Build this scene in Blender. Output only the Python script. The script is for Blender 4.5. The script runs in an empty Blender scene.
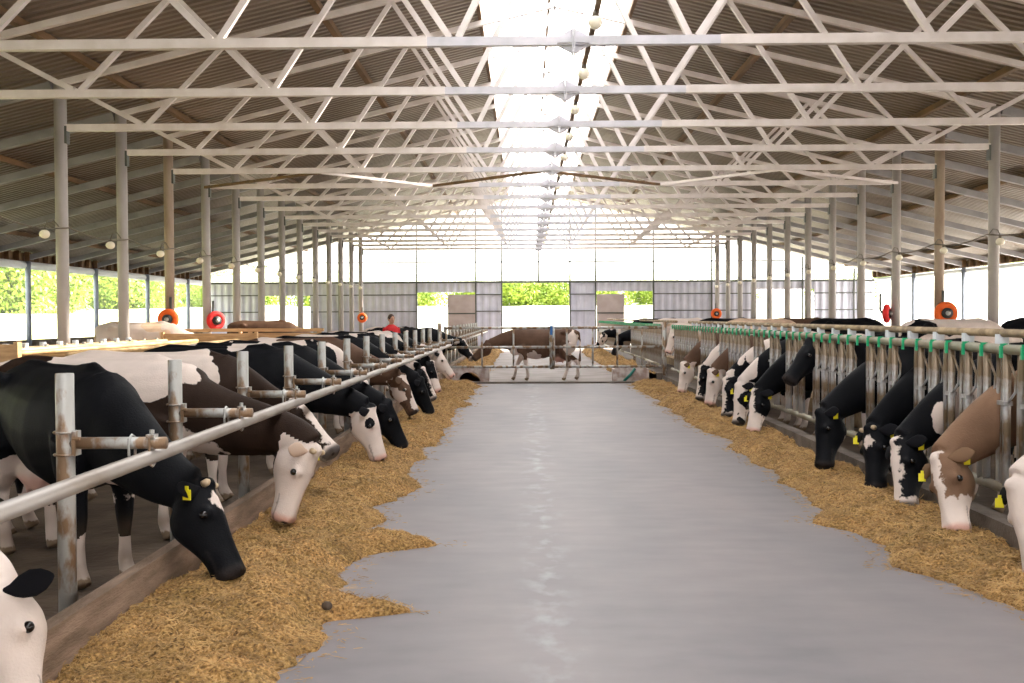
import bpy, bmesh, math, random
from mathutils import Vector, Matrix, noise
R = math.radians
random.seed(7)
S = bpy.context.scene
COL = S.collection

# ------------------------------------------------------------------ camera
cam_d = bpy.data.cameras.new('camera'); cam = bpy.data.objects.new('camera', cam_d); COL.objects.link(cam)
cam_d.sensor_width = 36.0; cam_d.lens = 35.16; cam_d.clip_end = 600
cam.matrix_world = (Matrix.Translation((0, 0, 1.65)) @ Matrix.Rotation(0.0150, 4, 'Z')
                    @ Matrix.Rotation(math.pi/2 - 0.0250, 4, 'X') @ Matrix.Rotation(-0.0045, 4, 'Z'))
S.camera = cam

# ------------------------------------------------------------------ world, sun, exposure
W = bpy.data.worlds.new('sky'); S.world = W; W.use_nodes = True
nt = W.node_tree; nt.nodes.clear()
wo = nt.nodes.new('ShaderNodeOutputWorld'); bg = nt.nodes.new('ShaderNodeBackground')
tc = nt.nodes.new('ShaderNodeTexCoord'); sp = nt.nodes.new('ShaderNodeSeparateXYZ'); cr = nt.nodes.new('ShaderNodeValToRGB')
cr.color_ramp.elements[0].position = 0.0; cr.color_ramp.elements[0].color = (1.0, 0.96, 0.92, 1)
cr.color_ramp.elements[1].position = 0.6; cr.color_ramp.elements[1].color = (0.90, 0.94, 1.0, 1)
nt.links.new(tc.outputs['Generated'], sp.inputs[0]); nt.links.new(sp.outputs['Z'], cr.inputs[0])
nt.links.new(cr.outputs[0], bg.inputs[0]); bg.inputs[1].default_value = 2.9
nt.links.new(bg.outputs[0], wo.inputs[0])
sun_d = bpy.data.lights.new('sun', 'SUN'); sun_d.energy = 26.0; sun_d.angle = R(3.0); sun_d.color = (1.0, 0.90, 0.74)
sun = bpy.data.objects.new('sun', sun_d); COL.objects.link(sun)
sun.rotation_euler = Vector((-0.80, -0.42, -0.66)).to_track_quat('-Z', 'Y').to_euler()
S.view_settings.view_transform = 'Standard'; S.view_settings.look = 'None'
S.view_settings.exposure = 0.72; S.view_settings.gamma = 1.0; S.view_settings.use_curve_mapping = False
S.cycles.use_denoising = True
S.cycles.max_bounces = 8; S.cycles.diffuse_bounces = 5; S.cycles.transparent_max_bounces = 12
S.cycles.sample_clamp_indirect = 8.0

# ------------------------------------------------------------------ materials
def mat(name, col, rough=0.6, metal=0.0, var=None, scale=8.0, vscale=(1, 1, 1), detail=6, thr=(0.4, 0.6), bump=0.0, bscale=60.0, spec=0.5):
    m = bpy.data.materials.new(name); m.use_nodes = True
    t = m.node_tree; b = t.nodes['Principled BSDF']
    b.inputs['Roughness'].default_value = rough; b.inputs['Metallic'].default_value = metal
    b.inputs['Specular IOR Level'].default_value = spec
    b.inputs['Base Color'].default_value = (*col, 1)
    co = t.nodes.new('ShaderNodeTexCoord'); mp = t.nodes.new('ShaderNodeMapping'); mp.inputs['Scale'].default_value = vscale
    t.links.new(co.outputs['Object'], mp.inputs[0])
    if var:
        n = t.nodes.new('ShaderNodeTexNoise'); n.inputs['Scale'].default_value = scale; n.inputs['Detail'].default_value = detail
        r = t.nodes.new('ShaderNodeValToRGB')
        r.color_ramp.elements[0].position = thr[0]; r.color_ramp.elements[0].color = (*col, 1)
        r.color_ramp.elements[1].position = thr[1]; r.color_ramp.elements[1].color = (*var, 1)
        t.links.new(mp.outputs[0], n.inputs[0]); t.links.new(n.outputs[0], r.inputs[0]); t.links.new(r.outputs[0], b.inputs['Base Color'])
    if bump:
        n2 = t.nodes.new('ShaderNodeTexNoise'); n2.inputs['Scale'].default_value = bscale; n2.inputs['Detail'].default_value = 4
        bp = t.nodes.new('ShaderNodeBump'); bp.inputs['Strength'].default_value = bump; bp.inputs['Distance'].default_value = 0.02
        t.links.new(mp.outputs[0], n2.inputs[0]); t.links.new(n2.outputs[0], bp.inputs['Height']); t.links.new(bp.outputs[0], b.inputs['Normal'])
    return m

M = {}
M['paint'] = mat('white_steel_paint', (0.64, 0.58, 0.58), 0.4, 0.0, (0.56, 0.50, 0.49), 3.0)
M['chordmid'] = mat('cool_grey_steel_paint', (0.50, 0.48, 0.54), 0.4, 0.0, (0.42, 0.41, 0.46), 3.0)
M['column'] = mat('grey_column_paint', (0.40, 0.37, 0.36), 0.5, 0.0, (0.33, 0.30, 0.29), 2.5, (1, 1, 0.3))
M['column_brown'] = mat('brown_dirty_column_paint', (0.25, 0.17, 0.12), 0.6, 0.0, (0.36, 0.28, 0.22), 2.5, (1, 1, 0.3))
M['outer_column'] = mat('blue_grey_column_paint', (0.28, 0.32, 0.40), 0.5, 0.0, (0.22, 0.25, 0.31), 2.5)
M['rafter'] = mat('grey_rafter_paint', (0.25, 0.24, 0.25), 0.5, 0.0, (0.20, 0.19, 0.20), 2.0)
M['galv'] = mat('worn_galvanised_steel', (0.42, 0.42, 0.41), 0.45, 0.25, (0.23, 0.145, 0.085), 11.0, (1, 1, 0.5), 9, (0.47, 0.58), 0.15)
M['rail'] = mat('dusty_grey_steel_pipe', (0.36, 0.33, 0.31), 0.45, 0.3, (0.25, 0.21, 0.18), 6.0, (1, 0.3, 1), 8, (0.45, 0.7))
M['lock'] = mat('muddy_galvanised_bar', (0.50, 0.52, 0.56), 0.42, 0.3, (0.19, 0.135, 0.085), 7.0, (1, 1, 0.4), 8, (0.42, 0.56))
M['lockrail'] = mat('dusty_greenish_pipe', (0.30, 0.29, 0.23), 0.5, 0.2, (0.20, 0.16, 0.11), 5.0, (1, 0.4, 1), 8)
M['dustrail'] = mat('hay_dusted_pipe', (0.40, 0.30, 0.19), 0.8, 0.0, (0.22, 0.16, 0.10), 7.0, (1, 1, 1), 8)
M['clamp'] = mat('pale_plastic_clamp', (0.62, 0.66, 0.72), 0.5)
M['green'] = mat('green_plastic_latch', (0.01, 0.36, 0.16), 0.4)
M['yellow'] = mat('yellow_ear_tag', (0.85, 0.75, 0.02), 0.4)
M['orange'] = mat('orange_bristles', (0.85, 0.13, 0.01), 0.7, bump=0.6, bscale=120)
M['red'] = mat('red_bristles', (0.80, 0.02, 0.02), 0.7, bump=0.6, bscale=120)
M['dark'] = mat('dark_rubber', (0.03, 0.03, 0.035), 0.6)
M['brownwood'] = mat('brown_timber', (0.16, 0.085, 0.035), 0.7, 0.0, (0.10, 0.055, 0.025), 6.0, (1, 0.2, 1))
M['curb'] = mat('worn_timber_curb', (0.30, 0.21, 0.155), 0.8, 0.0, (0.16, 0.105, 0.07), 5.0, (3, 0.5, 3), 8, (0.35, 0.65), 0.5, 40)
M['rcurb'] = mat('dirty_concrete_curb', (0.15, 0.12, 0.10), 0.85, 0.0, (0.08, 0.06, 0.045), 4.0, (1, 1, 1), 8, (0.35, 0.65), 0.5, 40)
M['plywood'] = mat('golden_plywood', (0.58, 0.36, 0.18), 0.65, 0.0, (0.45, 0.26, 0.12), 4.0, (1, 1, 6))
M['loop'] = mat('sunlit_gold_tube', (0.62, 0.42, 0.20), 0.55, 0.1, (0.45, 0.30, 0.15), 5.0)  # warm gold of sunlight on the stall tubes is put into this colour
M['sheetwall'] = mat('pale_blue_corrugated_steel', (0.52, 0.53, 0.64), 0.5, 0.1, (0.46, 0.47, 0.58), 2.0)
M['doorleaf'] = mat('beige_door_panel', (0.42, 0.36, 0.36), 0.6, 0.0, (0.37, 0.31, 0.30), 2.0)
M['darksteel'] = mat('dark_steel', (0.08, 0.085, 0.08), 0.5, 0.3)
M['roof'] = mat('galvanised_roof_sheet', (0.25, 0.205, 0.17), 0.40, 0.35, (0.185, 0.15, 0.12), 1.2, (0.25, 1, 1), 5, (0.35, 0.65))
M['concrete'] = mat('rear_concrete', (0.24, 0.20, 0.19), 0.7, 0.0, (0.18, 0.14, 0.13), 1.2, (1, 1, 1), 6)
M['muck'] = mat('wet_muddy_alley_floor', (0.05, 0.031, 0.019), 0.75, 0.0, (0.10, 0.068, 0.045), 2.5, (1, 1, 1), 8, (0.4, 0.65), 0.5, 18)
M['platform'] = mat('straw_bedding', (0.42, 0.30, 0.17), 0.9, 0.0, (0.28, 0.19, 0.11), 5.0, bump=0.5, bscale=50)
M['grass'] = mat('sunny_meadow', (0.33, 0.42, 0.06), 0.9, 0.0, (0.60, 0.60, 0.20), 0.35, thr=(0.4, 0.6))
M['yard'] = mat('pale_gravel_yard', (0.58, 0.53, 0.48), 0.9, 0.0, (0.50, 0.46, 0.41), 0.6)
M['dimground'] = mat('unseen_dark_ground', (0.11, 0.12, 0.06), 0.9, 0.0, (0.16, 0.15, 0.09), 0.5)
M['bankgreen'] = mat('yellow_green_meadow_slope', (0.44, 0.50, 0.15), 0.9, 0.0, (0.62, 0.62, 0.42), 0.5)
M['bank'] = mat('dry_pale_meadow', (0.60, 0.60, 0.42), 0.9, 0.0, (0.70, 0.70, 0.62), 0.35)
M['leaf'] = mat('green_leaves', (0.16, 0.26, 0.03), 0.6, 0.0, (0.30, 0.38, 0.04), 1.2, thr=(0.35, 0.65))
M['bark'] = mat('pale_bark', (0.30, 0.26, 0.20), 0.8)
M['bulb'] = mat('lamp_glass', (0.80, 0.74, 0.62), 0.15)
M['lampbase'] = mat('lamp_holder', (0.10, 0.08, 0.06), 0.5)
M['eye'] = mat('dark_eye', (0.008, 0.006, 0.006), 0.08)
M['horn'] = mat('pale_horn', (0.45, 0.34, 0.22), 0.5)
M['skin'] = mat('skin', (0.42, 0.22, 0.15), 0.5)
M['hair'] = mat('dark_brown_hair', (0.035, 0.015, 0.01), 0.6)
M['shirt'] = mat('red_shirt', (0.55, 0.01, 0.015), 0.7)
M['trousers'] = mat('dark_trousers', (0.03, 0.035, 0.06), 0.8)
M['whiteblock'] = mat('stained_white_block', (0.60, 0.54, 0.52), 0.7, 0.0, (0.35, 0.25, 0.22), 5.0)
M['blue'] = mat('blue_strap', (0.02, 0.12, 0.35), 0.5)
M['teal'] = mat('teal_strap', (0.01, 0.16, 0.13), 0.5)
M['whiteband'] = mat('white_curtain_roll', (0.72, 0.76, 0.80), 0.6)

def sheet_mat(name, transp, col=(0.95, 0.97, 1.0)):
    m = bpy.data.materials.new(name); m.use_nodes = True; t = m.node_tree; t.nodes.clear()
    o = t.nodes.new('ShaderNodeOutputMaterial'); mx = t.nodes.new('ShaderNodeMixShader')
    a = t.nodes.new('ShaderNodeBsdfTranslucent'); b = t.nodes.new('ShaderNodeBsdfTransparent')
    a.inputs[0].default_value = (*col, 1); b.inputs[0].default_value = (1, 1, 1, 1)
    mx.inputs[0].default_value = transp
    t.links.new(a.outputs[0], mx.inputs[1]); t.links.new(b.outputs[0], mx.inputs[2]); t.links.new(mx.outputs[0], o.inputs[0])
    return m
M['skylight'] = sheet_mat('milky_skylight_sheet', 0.55)
M['gable'] = sheet_mat('clear_plastic_film', 0.75)
M['net'] = sheet_mat('white_windbreak_net', 0.42)
M['netthin'] = sheet_mat('thin_windbreak_net', 0.95)

def floor_mat():
    m = bpy.data.materials.new('smooth_lilac_grey_concrete'); m.use_nodes = True; t = m.node_tree; b = t.nodes['Principled BSDF']
    co = t.nodes.new('ShaderNodeTexCoord')
    def nz(sc, vs, d=6):
        mp = t.nodes.new('ShaderNodeMapping'); mp.inputs['Scale'].default_value = vs; t.links.new(co.outputs['Object'], mp.inputs[0])
        n = t.nodes.new('ShaderNodeTexNoise'); n.inputs['Scale'].default_value = sc; n.inputs['Detail'].default_value = d
        t.links.new(mp.outputs[0], n.inputs[0]); return n
    n1 = nz(1.0, (0.9, 0.35, 1)); r1 = t.nodes.new('ShaderNodeValToRGB')
    r1.color_ramp.elements[0].position = .35; r1.color_ramp.elements[0].color = (0.190, 0.176, 0.190, 1)
    r1.color_ramp.elements[1].position = .65; r1.color_ramp.elements[1].color = (0.245, 0.218, 0.226, 1)
    t.links.new(n1.outputs[0], r1.inputs[0])
    n2 = nz(2.2, (0.9, 2.0, 1), 8); r2 = t.nodes.new('ShaderNodeValToRGB')
    r2.color_ramp.elements[0].position = .3; r2.color_ramp.elements[0].color = (0.90, 0.90, 0.91, 1)
    r2.color_ramp.elements[1].position = .75; r2.color_ramp.elements[1].color = (1.10, 1.09, 1.08, 1)
    t.links.new(n2.outputs[0], r2.inputs[0])
    mx = t.nodes.new('ShaderNodeMix'); mx.data_type = 'RGBA'; mx.blend_type = 'MULTIPLY'; mx.inputs[0].default_value = 1
    t.links.new(r1.outputs[0], mx.inputs[6]); t.links.new(r2.outputs[0], mx.inputs[7])
    # a patchy pale streak along the middle of the aisle
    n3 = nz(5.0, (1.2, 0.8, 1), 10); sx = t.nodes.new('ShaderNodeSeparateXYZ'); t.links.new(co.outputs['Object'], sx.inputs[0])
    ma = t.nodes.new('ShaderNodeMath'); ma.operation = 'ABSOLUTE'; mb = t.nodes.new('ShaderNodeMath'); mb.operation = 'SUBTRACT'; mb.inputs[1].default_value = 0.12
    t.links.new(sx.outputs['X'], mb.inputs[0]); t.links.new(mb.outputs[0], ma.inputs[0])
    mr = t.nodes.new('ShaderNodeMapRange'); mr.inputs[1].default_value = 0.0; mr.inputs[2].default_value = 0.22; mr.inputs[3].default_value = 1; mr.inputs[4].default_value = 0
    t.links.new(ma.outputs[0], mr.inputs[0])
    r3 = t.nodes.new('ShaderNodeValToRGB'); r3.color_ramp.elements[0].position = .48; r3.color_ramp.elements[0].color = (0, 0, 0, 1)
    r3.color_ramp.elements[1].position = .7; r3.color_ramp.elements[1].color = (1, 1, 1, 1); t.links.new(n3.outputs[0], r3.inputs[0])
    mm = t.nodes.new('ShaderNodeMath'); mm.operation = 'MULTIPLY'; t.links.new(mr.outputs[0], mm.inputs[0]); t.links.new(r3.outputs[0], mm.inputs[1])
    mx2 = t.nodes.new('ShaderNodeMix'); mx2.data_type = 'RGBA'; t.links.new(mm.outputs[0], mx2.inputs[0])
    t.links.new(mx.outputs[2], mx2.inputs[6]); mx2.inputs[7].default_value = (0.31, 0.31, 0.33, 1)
    t.links.new(mx2.outputs[2], b.inputs['Base Color'])
    b.inputs['Roughness'].default_value = 0.55
    b.inputs['Specular IOR Level'].default_value = 0.35
    bp = t.nodes.new('ShaderNodeBump'); bp.inputs['Strength'].default_value = 0.15; bp.inputs['Distance'].default_value = 0.01
    t.links.new(n2.outputs[0], bp.inputs['Height']); t.links.new(bp.outputs[0], b.inputs['Normal'])
    return m
M['floor'] = floor_mat()

def hay_mat(dark=1.0):
    m = bpy.data.materials.new('chopped_hay'); m.use_nodes = True; t = m.node_tree; b = t.nodes['Principled BSDF']
    co = t.nodes.new('ShaderNodeTexCoord')
    n = t.nodes.new('ShaderNodeTexNoise'); n.inputs['Scale'].default_value = 55; n.inputs['Detail'].default_value = 8
    n2 = t.nodes.new('ShaderNodeTexNoise'); n2.inputs['Scale'].default_value = 3.5; n2.inputs['Detail'].default_value = 6
    t.links.new(co.outputs['Object'], n.inputs[0]); t.links.new(co.outputs['Object'], n2.inputs[0])
    r = t.nodes.new('ShaderNodeValToRGB'); e = r.color_ramp.elements
    e[0].position = .32; e[0].color = (0.10, 0.050, 0.014, 1); e[1].position = .68; e[1].color = (0.58, 0.355, 0.145, 1)
    x = e.new(.5); x.color = (0.33, 0.185, 0.060, 1)
    t.links.new(n.outputs[0], r.inputs[0])
    r2 = t.nodes.new('ShaderNodeValToRGB'); r2.color_ramp.elements[0].position = .35; r2.color_ramp.elements[0].color = (0.72, 0.74, 0.62, 1)
    r2.color_ramp.elements[1].position = .65; r2.color_ramp.elements[1].color = (1.1, 1.05, 1.0, 1); t.links.new(n2.outputs[0], r2.inputs[0])
    mx = t.nodes.new('ShaderNodeMix'); mx.data_type = 'RGBA'; mx.blend_type = 'MULTIPLY'; mx.inputs[0].default_value = 1
    t.links.new(r.outputs[0], mx.inputs[6]); t.links.new(r2.outputs[0], mx.inputs[7]); t.links.new(mx.outputs[2], b.inputs['Base Color'])
    b.inputs['Roughness'].default_value = 0.9
    bp = t.nodes.new('ShaderNodeBump'); bp.inputs['Strength'].default_value = 0.9; bp.inputs['Distance'].default_value = 0.02
    t.links.new(n.outputs[0], bp.inputs['Height']); t.links.new(bp.outputs[0], b.inputs['Normal'])
    return m
M['hay'] = hay_mat()
M['straw'] = mat('dry_straw_stalks', (0.54, 0.335, 0.13), 0.7, 0.0, (0.21, 0.115, 0.035), 6.0, thr=(0.35, 0.65))

def coat_mat(name, base, light=(0.66, 0.56, 0.51)):
    m = bpy.data.materials.new(name); m.use_nodes = True; t = m.node_tree; b = t.nodes['Principled BSDF']
    def at(n):
        a = t.nodes.new('ShaderNodeAttribute'); a.attribute_name = n; return a
    co = t.nodes.new('ShaderNodeTexCoord')
    n = t.nodes.new('ShaderNodeTexNoise'); n.inputs['Scale'].default_value = 26; n.inputs['Detail'].default_value = 5
    t.links.new(co.outputs['Object'], n.inputs[0])
    s1 = t.nodes.new('ShaderNodeMath'); s1.operation = 'MULTIPLY_ADD'; s1.inputs[1].default_value = 0.10; s1.inputs[2].default_value = -0.05
    t.links.new(n.outputs[0], s1.inputs[0])
    ad = t.nodes.new('ShaderNodeMath'); ad.operation = 'ADD'; t.links.new(s1.outputs[0], ad.inputs[0]); t.links.new(at('coat').outputs['Fac'], ad.inputs[1])
    mr = t.nodes.new('ShaderNodeMapRange'); mr.inputs[1].default_value = -0.008; mr.inputs[2].default_value = 0.008; t.links.new(ad.outputs[0], mr.inputs[0])
    n2 = t.nodes.new('ShaderNodeTexNoise'); n2.inputs['Scale'].default_value = 5; n2.inputs['Detail'].default_value = 8; t.links.new(co.outputs['Object'], n2.inputs[0])
    def ramp(c0, c1):
        r = t.nodes.new('ShaderNodeValToRGB'); r.color_ramp.elements[0].position = .35; r.color_ramp.elements[0].color = (*c0, 1)
        r.color_ramp.elements[1].position = .7; r.color_ramp.elements[1].color = (*c1, 1); t.links.new(n2.outputs[0], r.inputs[0]); return r
    rb = ramp(base, tuple(c*1.35+0.002 for c in base)); rw = ramp(light, tuple(c*0.86 for c in light))
    mx = t.nodes.new('ShaderNodeMix'); mx.data_type = 'RGBA'
    t.links.new(mr.outputs[0], mx.inputs[0]); t.links.new(rb.outputs[0], mx.inputs[6]); t.links.new(rw.outputs[0], mx.inputs[7])
    def over(prev, attr, col):
        q = t.nodes.new('ShaderNodeMix'); q.data_type = 'RGBA'; a = at(attr)
        t.links.new(a.outputs['Fac'], q.inputs[0]); t.links.new(prev.outputs[2], q.inputs[6]); q.inputs[7].default_value = (*col, 1); return q
    q = over(mx, 'pink', (0.62, 0.33, 0.27)); q = over(q, 'muzzle', (0.022, 0.018, 0.018)); q = over(q, 'mud', (0.17, 0.115, 0.07))
    t.links.new(q.outputs[2], b.inputs['Base Color'])
    b.inputs['Roughness'].default_value = 0.6; b.inputs['Specular IOR Level'].default_value = 0.08
    bp = t.nodes.new('ShaderNodeBump'); bp.inputs['Strength'].default_value = 0.25; bp.inputs['Distance'].default_value = 0.012
    n3 = t.nodes.new('ShaderNodeTexNoise'); n3.inputs['Scale'].default_value = 90; n3.inputs['Detail'].default_value = 3
    t.links.new(co.outputs['Object'], n3.inputs[0]); t.links.new(n3.outputs[0], bp.inputs['Height']); t.links.new(bp.outputs[0], b.inputs['Normal'])
    return m
COAT = {'black': coat_mat('black_holstein_hide', (0.003, 0.0033, 0.0048)),
        'darkbrown': coat_mat('dark_brown_hide', (0.020, 0.011, 0.0075)),
        'brown': coat_mat('brown_hide', (0.085, 0.048, 0.032)),
        'tan': coat_mat('tan_hide', (0.16, 0.093, 0.058)),
        'cream': coat_mat('cream_hide', (0.52, 0.38, 0.28))}

# ------------------------------------------------------------------ mesh helpers
class MB:
    def __init__(s): s.v = []; s.f = []
    def box(s, a, b, rot=None, piv=None):
        x0, y0, z0 = a; x1, y1, z1 = b; n = len(s.v)
        vs = [Vector(p) for p in ((x0,y0,z0),(x1,y0,z0),(x1,y1,z0),(x0,y1,z0),(x0,y0,z1),(x1,y0,z1),(x1,y1,z1),(x0,y1,z1))]
        if rot is not None: vs = [rot @ (p - Vector(piv)) + Vector(piv) for p in vs]
        s.v += vs; s.f += [tuple(n+i for i in q) for q in ((0,3,2,1),(4,5,6,7),(0,1,5,4),(1,2,6,5),(2,3,7,6),(3,0,4,7))]
        return s
    def bar(s, p, q, w, h, up=(0, 0, 1), off=0):         # rectangular bar from p to q; h along up
        p = Vector(p); q = Vector(q); d = (q-p).normalized(); u = Vector(up); sd = d.cross(u)
        if sd.length < 1e-4: sd = d.cross(Vector((1, 0, 0)))
        sd.normalize(); u = sd.cross(d).normalized(); n = len(s.v)
        for c in (p, q):
            for a, b in ((-1,-1),(1,-1),(1,1),(-1,1)): s.v.append(c + sd*(a*w/2) + u*(b*h/2))
        s.f += [(n,n+3,n+2,n+1),(n+4,n+5,n+6,n+7),(n,n+1,n+5,n+4),(n+1,n+2,n+6,n+5),(n+2,n+3,n+7,n+6),(n+3,n,n+4,n+7)]
        return s
    def tube(s, pts, r, seg=10, caps=True, closed=False):
        pts = [Vector(p) for p in pts]; rs = r if isinstance(r, (list, tuple)) else [r]*len(pts)
        N = len(pts); n0 = len(s.v); prev = None
        for i, p in enumerate(pts):
            if closed: t = pts[(i+1) % N] - pts[i-1]
            else: t = pts[min(i+1, N-1)] - pts[max(i-1, 0)]
            t.normalize()
            if prev is None:
                a = Vector((0, 0, 1)) if abs(t.z) < 0.9 else Vector((1, 0, 0)); u = t.cross(a).normalized()
            else: u = (prev - t*prev.dot(t)).normalized()
            prev = u; w = t.cross(u)
            for k in range(seg):
                an = 2*math.pi*k/seg; s.v.append(p + (u*math.cos(an) + w*math.sin(an))*rs[i])
        for i in range(N if closed else N-1):
            j = (i+1) % N
            for k in range(seg):
                k2 = (k+1) % seg; s.f.append((n0+i*seg+k, n0+i*seg+k2, n0+j*seg+k2, n0+j*seg+k))
        if caps and not closed:
            s.f.append(tuple(n0+k for k in reversed(range(seg)))); s.f.append(tuple(n0+(N-1)*seg+k for k in range(seg)))
        return s
    def loft(s, rings, seg=18):   # rings: (centre, side, normal, half width, half height[, power])
        n0 = len(s.v); N = len(rings)
        for c, sd, nn, w, h in rings:
            for k in range(seg):
                an = 2*math.pi*k/seg; s.v.append(Vector(c) + Vector(sd)*(math.cos(an)*w) + Vector(nn)*(math.sin(an)*h))
        for i in range(N-1):
            for k in range(seg):
                k2 = (k+1) % seg; s.f.append((n0+i*seg+k, n0+i*seg+k2, n0+(i+1)*seg+k2, n0+(i+1)*seg+k))
        s.f.append(tuple(n0+k for k in reversed(range(seg)))); s.f.append(tuple(n0+(N-1)*seg+k for k in range(seg)))
        return s
    def ball(s, c, r, seg=12, rings=8):
        c = Vector(c); r = Vector(r) if not isinstance(r, (int, float)) else Vector((r, r, r)); n0 = len(s.v)
        s.v.append(c + Vector((0, 0, r.z)))
        for i in range(1, rings):
            th = math.pi*i/rings
            for k in range(seg):
                a = 2*math.pi*k/seg; s.v.append(c + Vector((r.x*math.sin(th)*math.cos(a), r.y*math.sin(th)*math.sin(a), r.z*math.cos(th))))
        s.v.append(c - Vector((0, 0, r.z))); last = len(s.v)-1
        for k in range(seg): s.f.append((n0, n0+1+k, n0+1+(k+1) % seg))
        for i in range(rings-2):
            for k in range(seg):
                a = n0+1+i*seg+k; b = n0+1+i*seg+(k+1) % seg; s.f.append((a, a+seg, b+seg, b))
        for k in range(seg): s.f.append((last, n0+1+(rings-2)*seg+(k+1) % seg, n0+1+(rings-2)*seg+k))
        return s
    def mesh(s, name):
        me = bpy.data.meshes.new(name); me.from_pydata([tuple(v) for v in s.v], [], s.f); me.update(); return me
    def build(s, name, m, parent=None, smooth=False, loc=None):
        me = s.mesh(name); me.materials.append(m)
        if smooth: me.polygons.foreach_set('use_smooth', [True]*len(me.polygons))
        return put(name, me, parent, loc)

def put(name, me, parent=None, loc=None, rot=None, scale=None):
    o = bpy.data.objects.new(name, me); COL.objects.link(o)
    if parent: o.parent = parent
    if loc is not None: o.location = loc
    if rot is not None: o.rotation_euler = rot
    if scale is not None: o.scale = scale
    return o
def tag(o, label=None, cat=None, group=None, kind=None):
    if label: o['label'] = label
    if cat: o['category'] = cat
    if group: o['group'] = group
    if kind: o['kind'] = kind
    return o
def empty(name, loc=(0, 0, 0), rz=0):
    o = bpy.data.objects.new(name, None); COL.objects.link(o); o.location = loc; o.rotation_euler = (0, 0, rz); o.empty_display_size = 0.1
    return o
def copy_tree(o, parent=None):
    c = o.copy(); COL.objects.link(c)
    if parent is not None: c.parent = parent
    for ch in list(o.children): copy_tree(ch, c)
    return c
ORD = ['first', 'second', 'third', 'fourth', 'fifth', 'sixth', 'seventh', 'eighth', 'ninth', 'tenth', 'eleventh', 'twelfth',
       'thirteenth', 'fourteenth', 'fifteenth', 'sixteenth', 'seventeenth', 'eighteenth', 'nineteenth', 'twentieth',
       'twenty-first', 'twenty-second', 'twenty-third', 'twenty-fourth', 'twenty-fifth', 'twenty-sixth', 'twenty-seventh', 'twenty-eighth', 'twenty-ninth', 'thirtieth',
       'thirty-first', 'thirty-second', 'thirty-third', 'thirty-fourth', 'thirty-fifth', 'thirty-sixth', 'thirty-seventh', 'thirty-eighth', 'thirty-ninth', 'fortieth']
def struct(o): o['kind'] = 'structure'; return o

# ------------------------------------------------------------------ building dimensions
CX = 0.57          # ridge line
HS = 8.62          # ridge to inner columns
HO = 17.05         # ridge to outer columns
EAVE_OUT = 17.7
YEND = 51.1        # far gable
YB = -16.0
SL = 0.24          # roof slope
ZR = 7.98          # roof underside at the ridge
ZC = 4.94          # bottom chord height
def zr(x): return ZR - SL*abs(x - CX)
TR = [12.06 + 2.6*k for k in range(0, 15)]

# floors
struct(MB().box((-2.10, -3, -0.2), (3.30, 24.55, 0)).build('floor', M['floor']))
struct(MB().box((-2.10, 24.85, -0.2), (3.30, YEND, -0.01)).build('floor_behind_gate', M['concrete']))
struct(MB().box((-2.10, 24.55, -0.2), (3.30, 24.85, 0.035)).build('floor_sill', M['rcurb']))
struct(MB().box((-16.9, -3, -0.25), (-2.10, YEND, -0.02)).build('floor_left', M['muck']))
struct(MB().box((3.30, -3, -0.25), (18.0, YEND, -0.02)).build('floor_right', M['muck']))
struct(MB().box((-300, -100, -0.5), (300, YEND+10, -0.3)).build('ground', M['yard']))
struct(MB().box((-300, YEND+10, -0.5), (300, 400, -0.29)).build('ground_far', M['grass']))
struct(MB().box((-22, -60, -0.3), (-18.2, YEND+10, -0.27)).build('ground_left_dimmer', M['dimground']))  # unseen dark strip, added to cut bounce light on the left roof
def bank(name, pts, m, axis, sgn=1):
    mb = MB()
    for a, z in pts:
        for k in range(61):
            b = -60 + 4*k; zz = z + (.12*noise.noise(Vector((a*.3, b*.25, 0))) if z > 0 else 0)
            mb.v.append(Vector((a, b, zz)) if axis == 'x' else Vector((b-60, a, zz)))
    for i in range(len(pts)-1):
        for k in range(60):
            q = (i*61+k, i*61+k+1, (i+1)*61+k+1, (i+1)*61+k); mb.f.append(q if sgn > 0 else q[::-1])
    struct(mb.build(name, m, smooth=True))
bank('ground_bank_left', ((-22, -.28), (-25, .7), (-29, 1.5), (-36, 2.0), (-120, 3)), M['bankgreen'], 'x')
bank('ground_bank_far', ((YEND+12, -.28), (YEND+20, .9), (YEND+34, 2.3), (YEND+90, 3.4)), M['bank'], 'y', -1)

# curbs
tag(MB().box((-2.155, 1.5, -0.01), (-2.08, 24.3, 0.30)).build('feed_curb', M['curb']), 'long worn timber curb between left cows and hay', 'curb')
tag(MB().box((3.30, 3.0, -0.01), (3.46, 24.3, 0.20)).build('feed_curb', M['rcurb']), 'low dirty concrete curb under the right row of headlocks', 'curb')
tag(MB().box((-2.22, 25.4, -0.01), (-2.08, 48, 0.30)).build('feed_curb', M['curb']), 'curb of the left feeding row continuing behind the gate', 'curb')
tag(MB().box((3.30, 25.4, -0.01), (3.46, 48, 0.20)).build('feed_curb', M['rcurb']), 'curb of the right feeding row continuing behind the gate', 'curb')

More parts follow.
